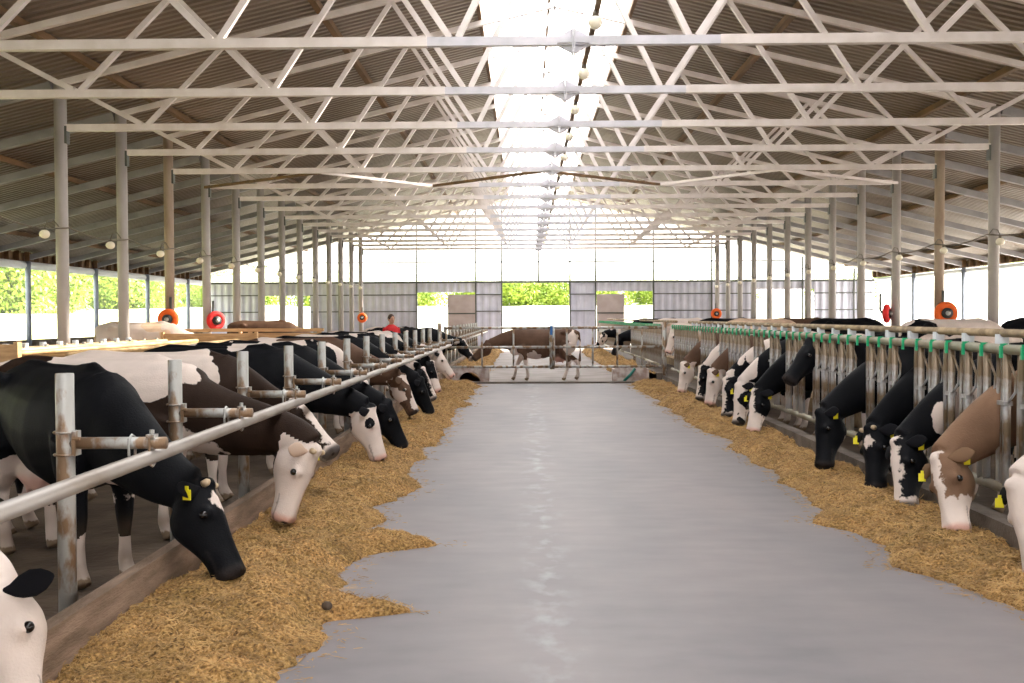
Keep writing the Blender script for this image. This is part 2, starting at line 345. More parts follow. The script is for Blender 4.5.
# roof: corrugated sheets, two slopes
def roof_side(sgn, name):
    mb = MB(); y = YB; ys = []; zs = []
    k = 0; prof = ((0.0, 0.0), (0.06, 0.0), (0.085, 0.035), (0.145, 0.035), (0.17, 0.0))
    while y < YEND + 0.4:
        for dy, dz in prof: ys.append(y+dy); zs.append(dz)
        y += 0.2
    xs = [CX + sgn*1.50, CX + sgn*EAVE_OUT]
    for yy, dz in zip(ys, zs):
        for x in xs: mb.v.append(Vector((x, yy, zr(x) + dz)))
    for yy, dz in zip(ys, zs):
        for x in xs: mb.v.append(Vector((x, yy, zr(x) + dz + 0.012)))
    n = len(ys)
    for i in range(n-1):
        a = 2*i; q = (a, a+1, a+3, a+2); mb.f.append(q if sgn < 0 else q[::-1])
        b = 2*n + a; q = (b, b+2, b+3, b+1); mb.f.append(q if sgn < 0 else q[::-1])
    return struct(mb.build(name, M['roof']))
roof_side(-1, 'ceiling_left'); roof_side(1, 'ceiling_right')
sk = MB()
sk.v += [Vector((CX-1.55, YB, zr(CX-1.55)+0.05)), Vector((CX, YB, ZR+0.06)), Vector((CX+1.55, YB, zr(CX+1.55)+0.05)),
         Vector((CX-1.55, YEND+.4, zr(CX-1.55)+0.05)), Vector((CX, YEND+.4, ZR+0.06)), Vector((CX+1.55, YEND+.4, zr(CX+1.55)+0.05))]
sk.f += [(0, 1, 4, 3), (1, 2, 5, 4)]
struct(sk.build('window_1', M['skylight']))
rb = MB(); rb.bar((CX-0.1, YB, ZR-0.02), (CX-0.1, YEND, ZR-0.02), 0.05, 0.07)
struct(rb.build('trim_1', M['brownwood']))
for i, x in enumerate((-15.6, -11.8, -8.0, -4.1, -1.47, 1.47, 4.1, 8.0, 11.8, 15.6)):
    w = 0.12 if abs(x) > 3 else 0.07
    p = MB(); p.bar((CX+x, YB, zr(CX+x)-0.07), (CX+x, YEND, zr(CX+x)-0.07), w, 0.12)
    struct(p.build('trim_%d' % (i+2), M['brownwood']))

# trusses, columns, rafters
def truss(y, i):
    t = tag(empty('roof_truss', (CX, y, ZC)), 'white steel roof truss, %s across the aisle counted from the front' % ORD[i], 'roof truss', 'roof trusses')
    def top(x): return ZR - SL*abs(x) - 0.20 - ZC
    MB().bar((-HS+.08, 0, 0), (-1.75, 0, 0), .10, .115).build('bottom_chord', M['paint'], t)
    MB().bar((HS-.08, 0, 0), (1.75, 0, 0), .10, .115).build('bottom_chord', M['paint'], t)
    MB().bar((-1.8, 0, 0), (1.8, 0, 0), .085, .105).build('bottom_chord', M['chordmid'], t)
    for s in (-1, 1):
        MB().bar((s*HS, 0, top(HS)), (0, 0, top(0)), .09, .10).build('top_chord', M['paint'], t)
        seq = [(0, 1), (1.43, 0), (2.87, 1), (4.3, 0), (5.72, 1), (7.15, 0), (8.55, 1)]
        for a, b in zip(seq[:-1], seq[1:]):
            pa = Vector((s*a[0], 0, top(a[0])-.03 if a[1] else .05)); pb = Vector((s*b[0], 0, top(b[0])-.03 if b[1] else .05))
            d = (pb-pa).normalized()*0.03
            lo = pa if not a[1] else pb; hi = pb if not a[1] else pa
            sh = Vector((0.05 if hi.x > lo.x else -0.05, 0, 0))
            MB().bar(lo+sh, hi, .07, .075, up=(1, 0, 0)).build('web_brace', M['paint'], t)
    sp = MB()     # bolted splice in the middle of the chord
    sp.box((-.19, -.06, -.03), (-.02, -.045, .03)).box((.02, -.06, -.03), (.19, -.045, .03))
    sp.box((-.022, -.10, -.16), (-.004, .06, .16)).box((.004, -.10, -.16), (.022, .06, .16))
    for a in (-1, 1):
        for b in (-1, 1):
            sp.v += [Vector((a*.02, -.012, b*.055)), Vector((a*.02, -.012, b*.14)), Vector((a*.17, -.012, b*.055)), Vector((a*.02, .0, b*.055)), Vector((a*.02, .0, b*.15)), Vector((a*.20, .0, b*.055))]
            n = len(sp.v)-6; sp.f += [(n, n+1, n+2), (n+3, n+5, n+4), (n, n+3, n+4, n+1), (n+1, n+4, n+5, n+2), (n+2, n+5, n+3, n)]
    sp.build('splice_plate', M['chordmid'], t)
    return t
for i, y in enumerate(TR): truss(y, i)

for s, side in ((-1, 'left'), (1, 'right')):
    for i, y in enumerate(TR):
        x = CX + s*HS
        brown = (s < 0 and i in (4,)) or (s > 0 and i == 4)
        c = tag(empty('inner_column', (x, y, 0)), 'round %s column in the %s inner line, %s from the front' % ('brown' if brown else 'grey', side, ORD[i]), 'column', 'inner columns on the ' + side)
        MB().tube([(0, 0, 0), (0, 0, zr(x)-.2)], .105, 20).build('shaft', M['column_brown' if brown else 'column'], c, True)
        MB().box((-.17, -.17, 0), (.17, .17, .02)).build('base_plate', M['rafter'], c)
        MB().bar((-s*.09, 0, ZC-.12), (-s*.13, 0, ZC-.12), .12, .3).build('chord_bracket', M['darksteel'], c)
        xo = CX + s*HO
        c = tag(empty('outer_column', (xo, y, 0)), 'slim blue-grey column in the %s outer line, %s from the front' % (side, ORD[i]), 'column', 'outer columns on the ' + side)
        MB().tube([(0, 0, 0), (0, 0, zr(xo)-.2)], .09, 14).build('shaft', M['outer_column'], c, True)
        MB().box((-.15, -.15, 0), (.15, .15, .02)).build('base_plate', M['rafter'], c)
        r = MB().bar((x+s*.13, y, zr(x+s*.13)-.23), (CX+s*(EAVE_OUT-.1), y, zr(CX+s*(EAVE_OUT-.1))-.23), .14, .17)
        tag(r.build('aisle_rafter', M['rafter']), 'grey sloping rafter over the %s outer bay, %s from the front' % (side, ORD[i]), 'rafter', 'rafters over the ' + side + ' outer bay')

# zigzag wind brace in the plane of the bottom chords
zz = [(-8.6, 5), (-5.2, 4), (-2.9, 5), (-0.2, 4), (2.75, 5), (5.1, 4), (8.6, 5)]
wb = tag(empty('wind_brace', (CX, TR[4], ZC+.0)), 'zigzag of flat braces lying between the fifth and sixth roof trusses', 'brace')
for i, (a, b) in enumerate(zip(zz[:-1], zz[1:])):
    pa = (a[0], (a[1]-4)*2.6 + (0.09 if a[1] == 4 else -.09), -.03); pb = (b[0], (b[1]-4)*2.6 + (0.09 if b[1] == 4 else -.09), -.03)
    MB().bar(pa, pb, .07, .06).build('brace_bar', M['brownwood' if i in (0, 2, 3) else 'paint'], wb)  # white segments: the light they reflect is put into the colour

# lamps on the centre pipe
pp = MB(); pp.bar((CX+.31, YB, ZC+.50), (CX+.31, TR[-1]+1, ZC+.50), .06, .07)
tag(pp.build('lamp_rail', M['brownwood']), 'long brown rail carrying the globe lamps along the ridge', 'rail')
for i, y in enumerate(TR):
    t = tag(empty('globe_lamp', (CX+.29, y+.35, ZC+.46)), 'round glass lamp under the ridge rail, %s from the front' % ORD[i], 'lamp', 'globe lamps under the ridge')
    MB().tube([(0, 0, 0), (0, 0, -.07)], [.03, .045], 12).build('lamp_holder', M['lampbase'], t, True)
    MB().ball((0, 0, -.14), .085, 16, 10).build('glass_globe', M['bulb'], t, True)
    MB().tube([(0, 0, 0), (.05, 0, .05), (0, .06, .09), (0, .12, .02)], .008, 6).build('cable', M['lampbase'], t, True)

# bulb strings along both column lines
def string(s, side):
    x = CX + s*(HS - .13); pts = []
    for i, y in enumerate(TR):
        pts.append((x, y, 3.22))
        if i < len(TR)-1:
            for q in (.25, .5, .75): pts.append((x, y+2.6*q, 3.22 - .10*math.sin(math.pi*q)))
    w = tag(MB().tube(pts, .013, 6).build('lamp_cable', M['lampbase']), 'sagging cable strung along the %s inner columns' % side, 'cable')
    for i, y in enumerate(TR):
        yy = y - .9 if s < 0 else y - .55
        t = tag(empty('string_bulb', (x, yy, 3.15)), 'round bulb on the %s cable, %s from the front' % (side, ORD[i]), 'lamp', 'bulbs on the %s cable' % side)
        MB().tube([(0, 0, .0), (0, 0, -.05)], .03, 10).build('lamp_holder', M['lampbase'], t, True)
        MB().ball((0, 0, -.11), (.085, .085, .075), 14, 9).build('glass_globe', M['bulb'], t, True)
        MB().tube([(0, 0, 0), (0, .1, .12), (0, .3, .16), (0, .5, .06)], .009, 6).build('bracket_wire', M['lampbase'], t, True)
string(-1, 'left'); string(1, 'right')

# eaves, low outer walls, curtains
for s, side in ((-1, 'left'), (1, 'right')):
    xo = CX + s*HO
    struct(MB().box((xo+s*.12-.06, YB, 0), (xo+s*.12+.06, YEND, 0.95 if s < 0 else 1.0)).build('wall_'+side, M['rcurb']))
    e = MB().box((xo+s*.14-.05, YB, zr(xo)-.34), (xo+s*.14+.05, YEND, zr(xo)-.06))
    y = YB
    while y < YEND:
        e.box((xo-s*.02-.08, y, zr(xo)-.34), (xo-s*.02+.08, y+.12, zr(xo)-.04)); y += .65
    struct(e.build('trim_eave_'+side, M['brownwood']))
    c = MB().tube([(xo+s*.12, YB, 3.42), (xo+s*.12, YEND, 3.42)], .13 if s < 0 else .10, 10)
    tag(c.build('rolled_curtain', M['whiteband'], smooth=True), 'rolled white curtain hanging under the %s eave' % side, 'curtain')
    nm = MB(); n = 300
    for i in range(n+1):
        y = YB + (YEND-YB)*i/n; nm.v += [Vector((xo+s*(.2+.03*math.sin(i*.9)), y, .95)), Vector((xo+s*(.2+.03*math.sin(i*.9+.5)), y, 3.4))]
    for i in range(n): nm.f.append((2*i, 2*i+2, 2*i+3, 2*i+1))
    tag(nm.build('windbreak_net', M['net' if s > 0 else 'netthin'], smooth=True), ('milky white windbreak net closing the right side' if s > 0 else 'thin see-through windbreak net along the left side'), 'net')

# far gable wall with openings
def corr(mb, x0, x1, z0, z1, y):
    n = max(2, int((x1-x0)/.09)); base = len(mb.v)
    for i in range(n+1):
        x = x0 + (x1-x0)*i/n; dy = .035 if (i//2) % 2 else 0
        for yy in (y+dy, y+dy+.02):
            for z in (z0, z1): mb.v.append(Vector((x, yy, z)))
    for i in range(n):
        a = base+4*i; mb.f += [(a, a+4, a+5, a+1), (a+2, a+3, a+7, a+6), (a+1, a+5, a+7, a+3), (a, a+2, a+6, a+4)]
wf = MB(); ops = [(-13.6, -11.1, 2.75), (-5.62, -2.60, 2.90), (-1.28, 2.20, 3.36), (3.53, 6.44, 2.92), (11.65, 14.6, 2.98)]
xs = CX - HO
for a, b, h in ops:
    corr(wf, xs, a, 0, 3.38, YEND); xs = b
    if h < 3.3: corr(wf, a, b, h, 3.38, YEND)
corr(wf, xs, CX+HO, 0, 3.38, YEND)
struct(wf.build('wall_far', M['sheetwall']))
fr = MB()
for z in (1.9, 2.75):
    xs = CX - HO
    for a, b, h in ops: fr.box((xs, YEND-.05, z), (a, YEND, z+.05)); xs = b
    fr.box((xs, YEND-.05, z), (CX+HO, YEND, z+.05))
fr.box((CX-HO, YEND-.08, 3.36), (CX+HO, YEND+.0, 3.46))
fr.box((CX-12.5, YEND-.06, 4.40), (CX+12.5, YEND+.0, 4.46))
for x in (-12.4, -9.6, -5.62, -2.60, -1.28, .6, 2.2, 3.5, 6.44, 9.4, 14.0, 16.6):
    fr.box((x-.035, YEND-.1, 0 if x not in (.6,) else 3.4), (x+.035, YEND-.02, zr(x)-.1))
struct(fr.build('trim_gable_frame', M['darksteel']))
rw = MB()
rw.box((CX-HO, YB, 0), (-2.6, YB+.05, 6.2)); rw.box((3.8, YB, 0), (CX+HO, YB+.05, 6.2)); rw.box((-2.6, YB, 4.2), (3.8, YB+.05, 6.2))
struct(rw.build('wall_rear', M['sheetwall']))
gb = MB(); gb.v += [Vector((CX-HO, YEND+.1, 3.45)), Vector((CX+HO, YEND+.1, 3.45)), Vector((CX+HO, YEND+.1, zr(CX+HO))), Vector((CX, YEND+.1, ZR)), Vector((CX-HO, YEND+.1, zr(CX-HO)))]
gb.f.append((0, 1, 2, 3, 4)); struct(gb.build('window_2', M['gable']))
for n, (a, b) in enumerate(((-4.04, -2.64), (3.56, 4.96))):
    d = MB(); z = 0.05
    for h in (.85, .95, .92):
        d.box((a, YEND-.06, z), (b, YEND-.01, z+h-.03)); d.box((a, YEND-.05, z+h-.03), (b, YEND-.02, z+h)); z += h
    struct(d.build('door_%d' % (n+1), M['doorleaf']))
    MB().box((a, YEND-.09, 1.78), (b, YEND-.06, 1.84)).box((a, YEND-.09, .9), (b, YEND-.06, .95)).build('door_crossbar', M['darksteel'], bpy.data.objects['door_%d' % (n+1)])

# ------------------------------------------------------------------ outside trees
def leaf_tree(h, r, n, seed):
    rnd = random.Random(seed); cr_ = MB()
    blobs = [(Vector((rnd.uniform(-r, r)*.6, rnd.uniform(-r, r)*.6, h*.12 + rnd.uniform(0, h*.75))), r*rnd.uniform(.45, .7)) for _ in range(20)]
    for _ in range(n):
        c, rr = rnd.choice(blobs); d = Vector((rnd.gauss(0, 1), rnd.gauss(0, 1), rnd.gauss(0, 1))).normalized()
        p = c + d*rr*rnd.uniform(.7, 1.05); a = Vector((rnd.gauss(0, 1), rnd.gauss(0, 1), rnd.gauss(0, 1))).normalized(); b = a.cross(d).normalized()
        s_ = rnd.uniform(.10, .22)*h/7; k = len(cr_.v); cr_.v += [p-a*s_, p+b*s_*.5, p+a*s_, p-b*s_*.5]; cr_.f.append((k, k+1, k+2, k+3))
    tr = MB(); tr.tube([(0, 0, -.3), (.05, .05, h*.4), (0, 0, h*.8)], [h*.025, h*.018, h*.006], 8)
    for _ in range(5):
        c, rr = rnd.choice(blobs); tr.tube([(0.03, 0.03, h*.35), tuple(c)], [h*.01, h*.004], 6)
    return cr_, tr
protos = []
for k in range(3):
    a, b = leaf_tree(6.5, 3.2, 13000, 50+k); protos.append((a.mesh('crown'), b.mesh('trunk')))
    protos[-1][0].materials.append(M['leaf']); protos[-1][1].materials.append(M['bark'])
def tree(x, y, sc, k, label, group):
    t = tag(empty('leafy_tree', (x, y, -.3), k*1.7), label, 'tree', group); t.scale = (sc, sc, sc)
    put('crown', protos[k % 3][0], t); put('trunk', protos[k % 3][1], t)
k = 0
for i in range(16):
    tree(-40 - 2.5*(i % 3), 62 + i*7.5 - 30, 1.1+.15*(i % 4), k, 'leafy green tree in the row beyond the left side opening, %s from the front' % ORD[i], 'trees beyond the left side'); k += 1
for i, x in enumerate((-34, -24, -14, -6, -1, 3, 8, 15, 24, 34)):
    tree(x, 112 + 4*(i % 3), .95+.12*(i % 3), k, 'leafy tree behind the far gable openings, %s from the left' % ORD[i], 'trees beyond the far gable'); k += 1
for i in range(9):
    tree(40 + 3*(i % 3), 48 + i*9, 1.0+.15*(i % 3), k, 'pale tree seen through the right windbreak net, %s from the front' % ORD[i], 'trees beyond the right side'); k += 1

# ------------------------------------------------------------------ hay
def fbm(x, y, z=0.0, o=4): return noise.fractal(Vector((x, y, z)), 1.0, 2.0, o)
def edge_left(y):
    e = -1.22 + .22*noise.noise(Vector((0, y*1.1, 3.1))) + .10*noise.noise(Vector((0, y*3.3, 7.7)))
    for c, a, w in ((7.2, .52, .22), (5.55, .62, .14), (5.0, .25, .2), (9.6, .1, .5), (4.3, .15, .2)): e += a*math.exp(-((y-c)/w)**2)
    return e
def edge_right(y):
    e = 2.52 + .16*noise.noise(Vector((5, y*1.0, 3.1))) + .07*noise.noise(Vector((5, y*3.0, 1.7)))
    e += .18*math.exp(-((y-13.2)/.5)**2) - .22*math.exp(-((y-7.9)/.35)**2) + .25*max(0, (6.6-y)) * .5
    return e
def hay(side, y0, y1, label, dense, name='hay_row', hmax=.17):
    s = -1 if side == 'left' else 1; inner = -2.08 if s < 0 else 3.30
    mb = MB(); nx = 56; ny = int((y1-y0)/(.028 if dense else .08)); tops = []
    def ht(x, y, e):
        u = (x-e)/(inner-e)     # 0 at the aisle edge, 1 at the curb
        if u <= 0: return -.01
        prof = min(1, u*3.2)**.7 * (1 - .2*max(0, (u-.6)/.4)) 
        big = .75+.5*fbm(x*1.6, y*1.3, 2+s)
        fine = .034*fbm(x*9, y*9, 5, 3) + .018*fbm(x*34, y*34, 9, 2)
        return max(.0, hmax*prof*big) + fine*min(1, u*6) + .004
    for j in range(ny+1):
        y = y0 + (y1-y0)*j/ny; e = edge_left(y) if s < 0 else edge_right(y)
        e += .05*fbm(y*9, 1.3*s, 0, 3)
        for i in range(nx+1):
            x = e + (inner-e)*(i/nx)**1.15; mb.v.append(Vector((x, y, ht(x, y, e) if i else -.01)))
    for j in range(ny):
        for i in range(nx):
            a = j*(nx+1)+i; q = (a, a+1, a+nx+2, a+nx+1); mb.f.append(q if s > 0 else q[::-1])
    o = tag(mb.build(name, M['hay'], smooth=True), label, 'hay', kind='stuff')
    # stalks lying over the heap
    st = MB(); rnd = random.Random(11+s); N = 42000 if dense else 2500
    for _ in range(N):
        y = y0 + (y1-y0)*rnd.random()**(1.9 if dense else 1); e = edge_left(y) if s < 0 else edge_right(y)
        u = rnd.random()**1.1; u = u if rnd.random() > .035 else -rnd.random()**2*.22
        x = e + (inner-e)*u; z = ht(x, y, e) if u > 0 else .002
        L = rnd.uniform(.007, .022)*(1.0 if rnd.random() > .05 else 2.4)*(1+.05*y); w = rnd.uniform(.0009, .0019)*(1+.09*y)
        an = rnd.uniform(0, math.pi); tl = rnd.gauss(0, .35) if u > 0 else 0
        d = Vector((math.cos(an), math.sin(an), tl)).normalized(); sd = Vector((-d.y, d.x, rnd.gauss(0, .3))).normalized()
        c = Vector((x, y, z+.006)); k = len(st.v)
        st.v += [c-d*L-sd*w, c-d*L+sd*w, c+d*L+sd*w, c+d*L-sd*w, c+Vector((0, 0, w))]
        st.f += [(k, k+1, k+4), (k+1, k+2, k+4), (k+2, k+3, k+4), (k+3, k, k+4)]
    so = st.build('straw_stalks', M['straw'], o); so['kind'] = 'stuff'
    return o
hay('left', 1.8, 24.2, 'long heap of chopped golden hay along the left curb', True)
hay('right', 4.0, 24.2, 'heap of chopped hay below the headlocks on the right', True, hmax=.13)
hay('left', 25.6, 46, 'hay heap on the left continuing behind the gate', False, hmax=.3)
hay('right', 25.6, 46, 'hay heap on the right continuing behind the gate', False, hmax=.3)
c = MB(); c.ball((-1.06, 5.22, .13), (.03, .022, .025), 8, 6)
tag(c.build('dirt_clod', M['muck'], smooth=True), 'small dark clod at the edge of the left hay heap', 'clod')

# ------------------------------------------------------------------ left posts and neck rail
PX = -2.28; PY = [4.89 + 1.545*k for k in range(13)]
def post(y, i, h=1.38, rear=False):
    t = tag(empty('rail_post', (PX, y, 0)), ('galvanised post with arm in the left row behind the gate, %s from the gate' if rear else 'rusty galvanised post with a clamped arm in the left row, %s from the front') % ORD[i], 'post',
            'posts behind the gate' if rear else 'posts of the left feeding row')
    MB().tube([(0, 0, -.02), (0, 0, h-.004), (0, 0, h)], [.044, .044, .041], 20).build('shaft', M['galv'], t, True)
    MB().tube([(.03, 0, 1.035), (.50, 0, 1.035)], .030, 16).build('arm', M['galv'], t, True)
    cl = MB()
    for dz in (-.055, .055):
        cl.tube([(math.cos(a)*.052, math.sin(a)*.052, 1.035+dz) for a in [k*math.pi/8 for k in range(16)]], .0065, 6, closed=True)
    cl.box((.045, -.035, .975), (.062, .035, 1.095)).tube([(.05, -.03, 1.06), (.085, -.03, 1.06)], .009, 6).build('post_clamp', M['galv'], t)
    ub = MB()
    for dx in (.33, .43):
        ub.tube([(dx, -.038, 1.06), (dx, -.040, .99), (dx, -.03, .93), (dx, 0, .92), (dx, .03, .93), (dx, .040, .99), (dx, .038, 1.06), (dx, 0, 1.075)], .0065, 6, closed=True)
    ub.box((.41, -.03, 1.062), (.45, .03, 1.078)).tube([(.43, 0, 1.07), (.43, 0, 1.10)], .012, 6)
    ub.build('u_bolt', M['galv'], t)
    return t
for i, y in enumerate(PY): post(y, i)
for i in range(13): post(26.2 + 1.6*i, i, rear=True)
tag(MB().tube([(-1.86, 1.0, .965), (-1.86, 12, .966), (-1.86, 24.2, .965)], .036, 20).build('neck_rail', M['rail'], smooth=True), 'long grey pipe running along the left row below the post arms', 'rail')
tag(MB().tube([(-1.86, 25.8, .965), (-1.86, 46.5, .965)], .036, 12).build('neck_rail', M['rail'], smooth=True), 'neck pipe of the left row behind the gate', 'rail')

# ------------------------------------------------------------------ gate
g = tag(empty('aisle_gate', (0.65, 24.4, 0)), 'galvanised tube gate closing the aisle across its width', 'gate')
for x0, x1, nm, xs_ in ((-2.65, -.07, 'left_leaf', (-2.62, -1.75, -.98)), (.0, 2.63, 'right_leaf', (.32, .95, 1.55, 2.15))):
    l = MB()
    for z in (.42, .90, 1.37): l.tube([(x0, 0, z), (x1, 0, z)], .032, 12)
    lo = l.build('gate_leaf', M['galv'], g, True)
    for xx in xs_: MB().tube([(xx, 0, .42), (xx, 0, 1.37)], .024, 10).build('upright', M['galv'], lo, True)
    MB().tube([(x1 if x0 < -1 else x0, 0, .36), (x1 if x0 < -1 else x0, 0, 1.42)], .035, 12).build('upright', M['galv'], lo, True)
MB().box((-.09, -.06, 1.20), (-.03, .06, 1.42)).build('gate_latch', M['blue'], g)['label'] = 'blue latch strap'
for x in (-2.78, 2.70): MB().tube([(x, 0, 0), (x, 0, 1.5)], .05, 14).build('gate_post', M['galv'], g, True)
wbk = tag(empty('white_block', (2.6, 25.25, 0)), 'stained white block with a teal strap beside the gate on the right', 'block')
MB().box((-.45, -.2, 0), (.45, .2, .32)).box((-.40, -.15, .32), (.40, .15, .36)).build('body', M['whiteblock'], wbk)
MB().tube([(-.18, -.22, .02), (-.02, -.23, .18), (.10, -.23, .34)], .035, 8).build('strap', M['teal'], wbk, True)
wb2 = MB(); n = 12
for yy in (-.2, .2):
    k = len(wb2.v)
    wb2.v += [Vector((-.5, yy, 0)), Vector((-.5, yy, .38)), Vector((.5, yy, .38)), Vector((.5, yy, 0))]
    wb2.v += [Vector((.28*math.cos(math.pi*j/n), yy, .26*math.sin(math.pi*j/n))) for j in range(n+1)]
a, b = 0, 4+n+1
f1 = [3] + [4+j for j in range(n+1)] + [0, 1, 2]
wb2.f.append(tuple(f1)); wb2.f.append(tuple(b+j for j in reversed(f1)))
for j in range(len(f1)):
    p, q = f1[j], f1[(j+1) % len(f1)]; wb2.f.append((p, b+p, b+q, q)[::-1])
tag(wb2.build('arched_block', M['whiteblock'], loc=(-1.45, 25.2, 0)), 'low arched white block behind the gate on the left', 'block')

# ------------------------------------------------------------------ right headlocks
FX = 3.42; PITCH = .62
bar_me = MB().tube([(0, 0, .40), (0, 0, 1.40)], .027, 12).mesh('bar'); bar_me.materials.append(M['lock'])
swing_me = MB().tube([(0, 0, .42), (0, .0, 1.28), (.0, -.01, 1.36)], .024, 10).mesh('swing_bar'); swing_me.materials.append(M['lock'])
tri_me = MB().tube([(.02, -.02, 1.02), (.03, -.10, 1.10), (.03, -.11, 1.20), (.02, -.05, 1.30), (.02, -.0, 1.34)], .009, 8).mesh('loop'); tri_me.materials.append(M['lock'])
latch_me = MB().box((-.055, -.010, 1.34), (-.035, .010, 1.425)).box((-.05, -.006, 1.425), (.0, .006, 1.442)).mesh('latch'); latch_me.materials.append(M['green'])
link_me = MB().box((-.03, -.03, 1.0), (.03, .09, 1.03)).mesh('link'); link_me.materials.append(M['lock'])
for me_ in (bar_me, swing_me, tri_me): me_.polygons.foreach_set('use_smooth', [True]*len(me_.polygons))
NECKS = []
def headlock(y0, nl, i, rear=False):
    L = nl*PITCH
    t = tag(empty('headlock_panel', (FX, y0, 0)), ('self-locking feed barrier panel behind the gate on the right, %s from the gate' if rear else 'self-locking feed barrier panel in the right row, %s from the front') % ORD[i], 'feed barrier',
            'rear feed barrier panels' if rear else 'feed barrier panels of the right row')
    MB().tube([(0, 0, 1.40), (0, L-.02, 1.40)], .037, 14).build('top_rail', M['lockrail'], t, True)
    MB().tube([(0, 0, .40), (0, L-.02, .40)], .037, 14).build('bottom_rail', M['lockrail'], t, True)
    MB().tube([(.40, 0, 1.50), (.40, L-.02, 1.50)], .033, 12).build('back_rail', M['dustrail'], t, True)
    for k in range(nl*2):
        y = k*.31
        busy = any(abs(y0+y+.04-nk) < .13 for nk in NECKS)
        put('latch', latch_me, t, (0, y, 0))
        if not rear and k % 2 == 0:
            MB().box((.36, -.035, 1.38), (.44, .035, 1.49)).build('rail_clamp', M['clamp'], t, loc=(0, y, 0))
        if busy: continue
        put('fixed_bar', bar_me, t, (0, y, 0))
        put('swing_bar', swing_me, t, (.012 if k % 2 else -.01, y+.075+(.02 if k % 2 else 0), 0), rot=((.03 if k % 2 else -.0), 0, 0))
        put('middle_bar', bar_me, t, (.02, y+.17, 0), scale=(.6, .6, 1))
        if not rear:
            put('release_loop', tri_me, t, (-.02, y, 0))
            put('link_plate', link_me, t, (0, y, 0))
    return t

# ------------------------------------------------------------------ cows
VOX = [.016, .021, .028]
def bez(a, b, c, d, t): return a*(1-t)**3 + b*3*t*(1-t)**2 + c*3*t*t*(1-t) + d*t**3
def sstep(a, b, x):
    t = max(0, min(1, (x-a)/(b-a))); return t*t*(3-2*t)

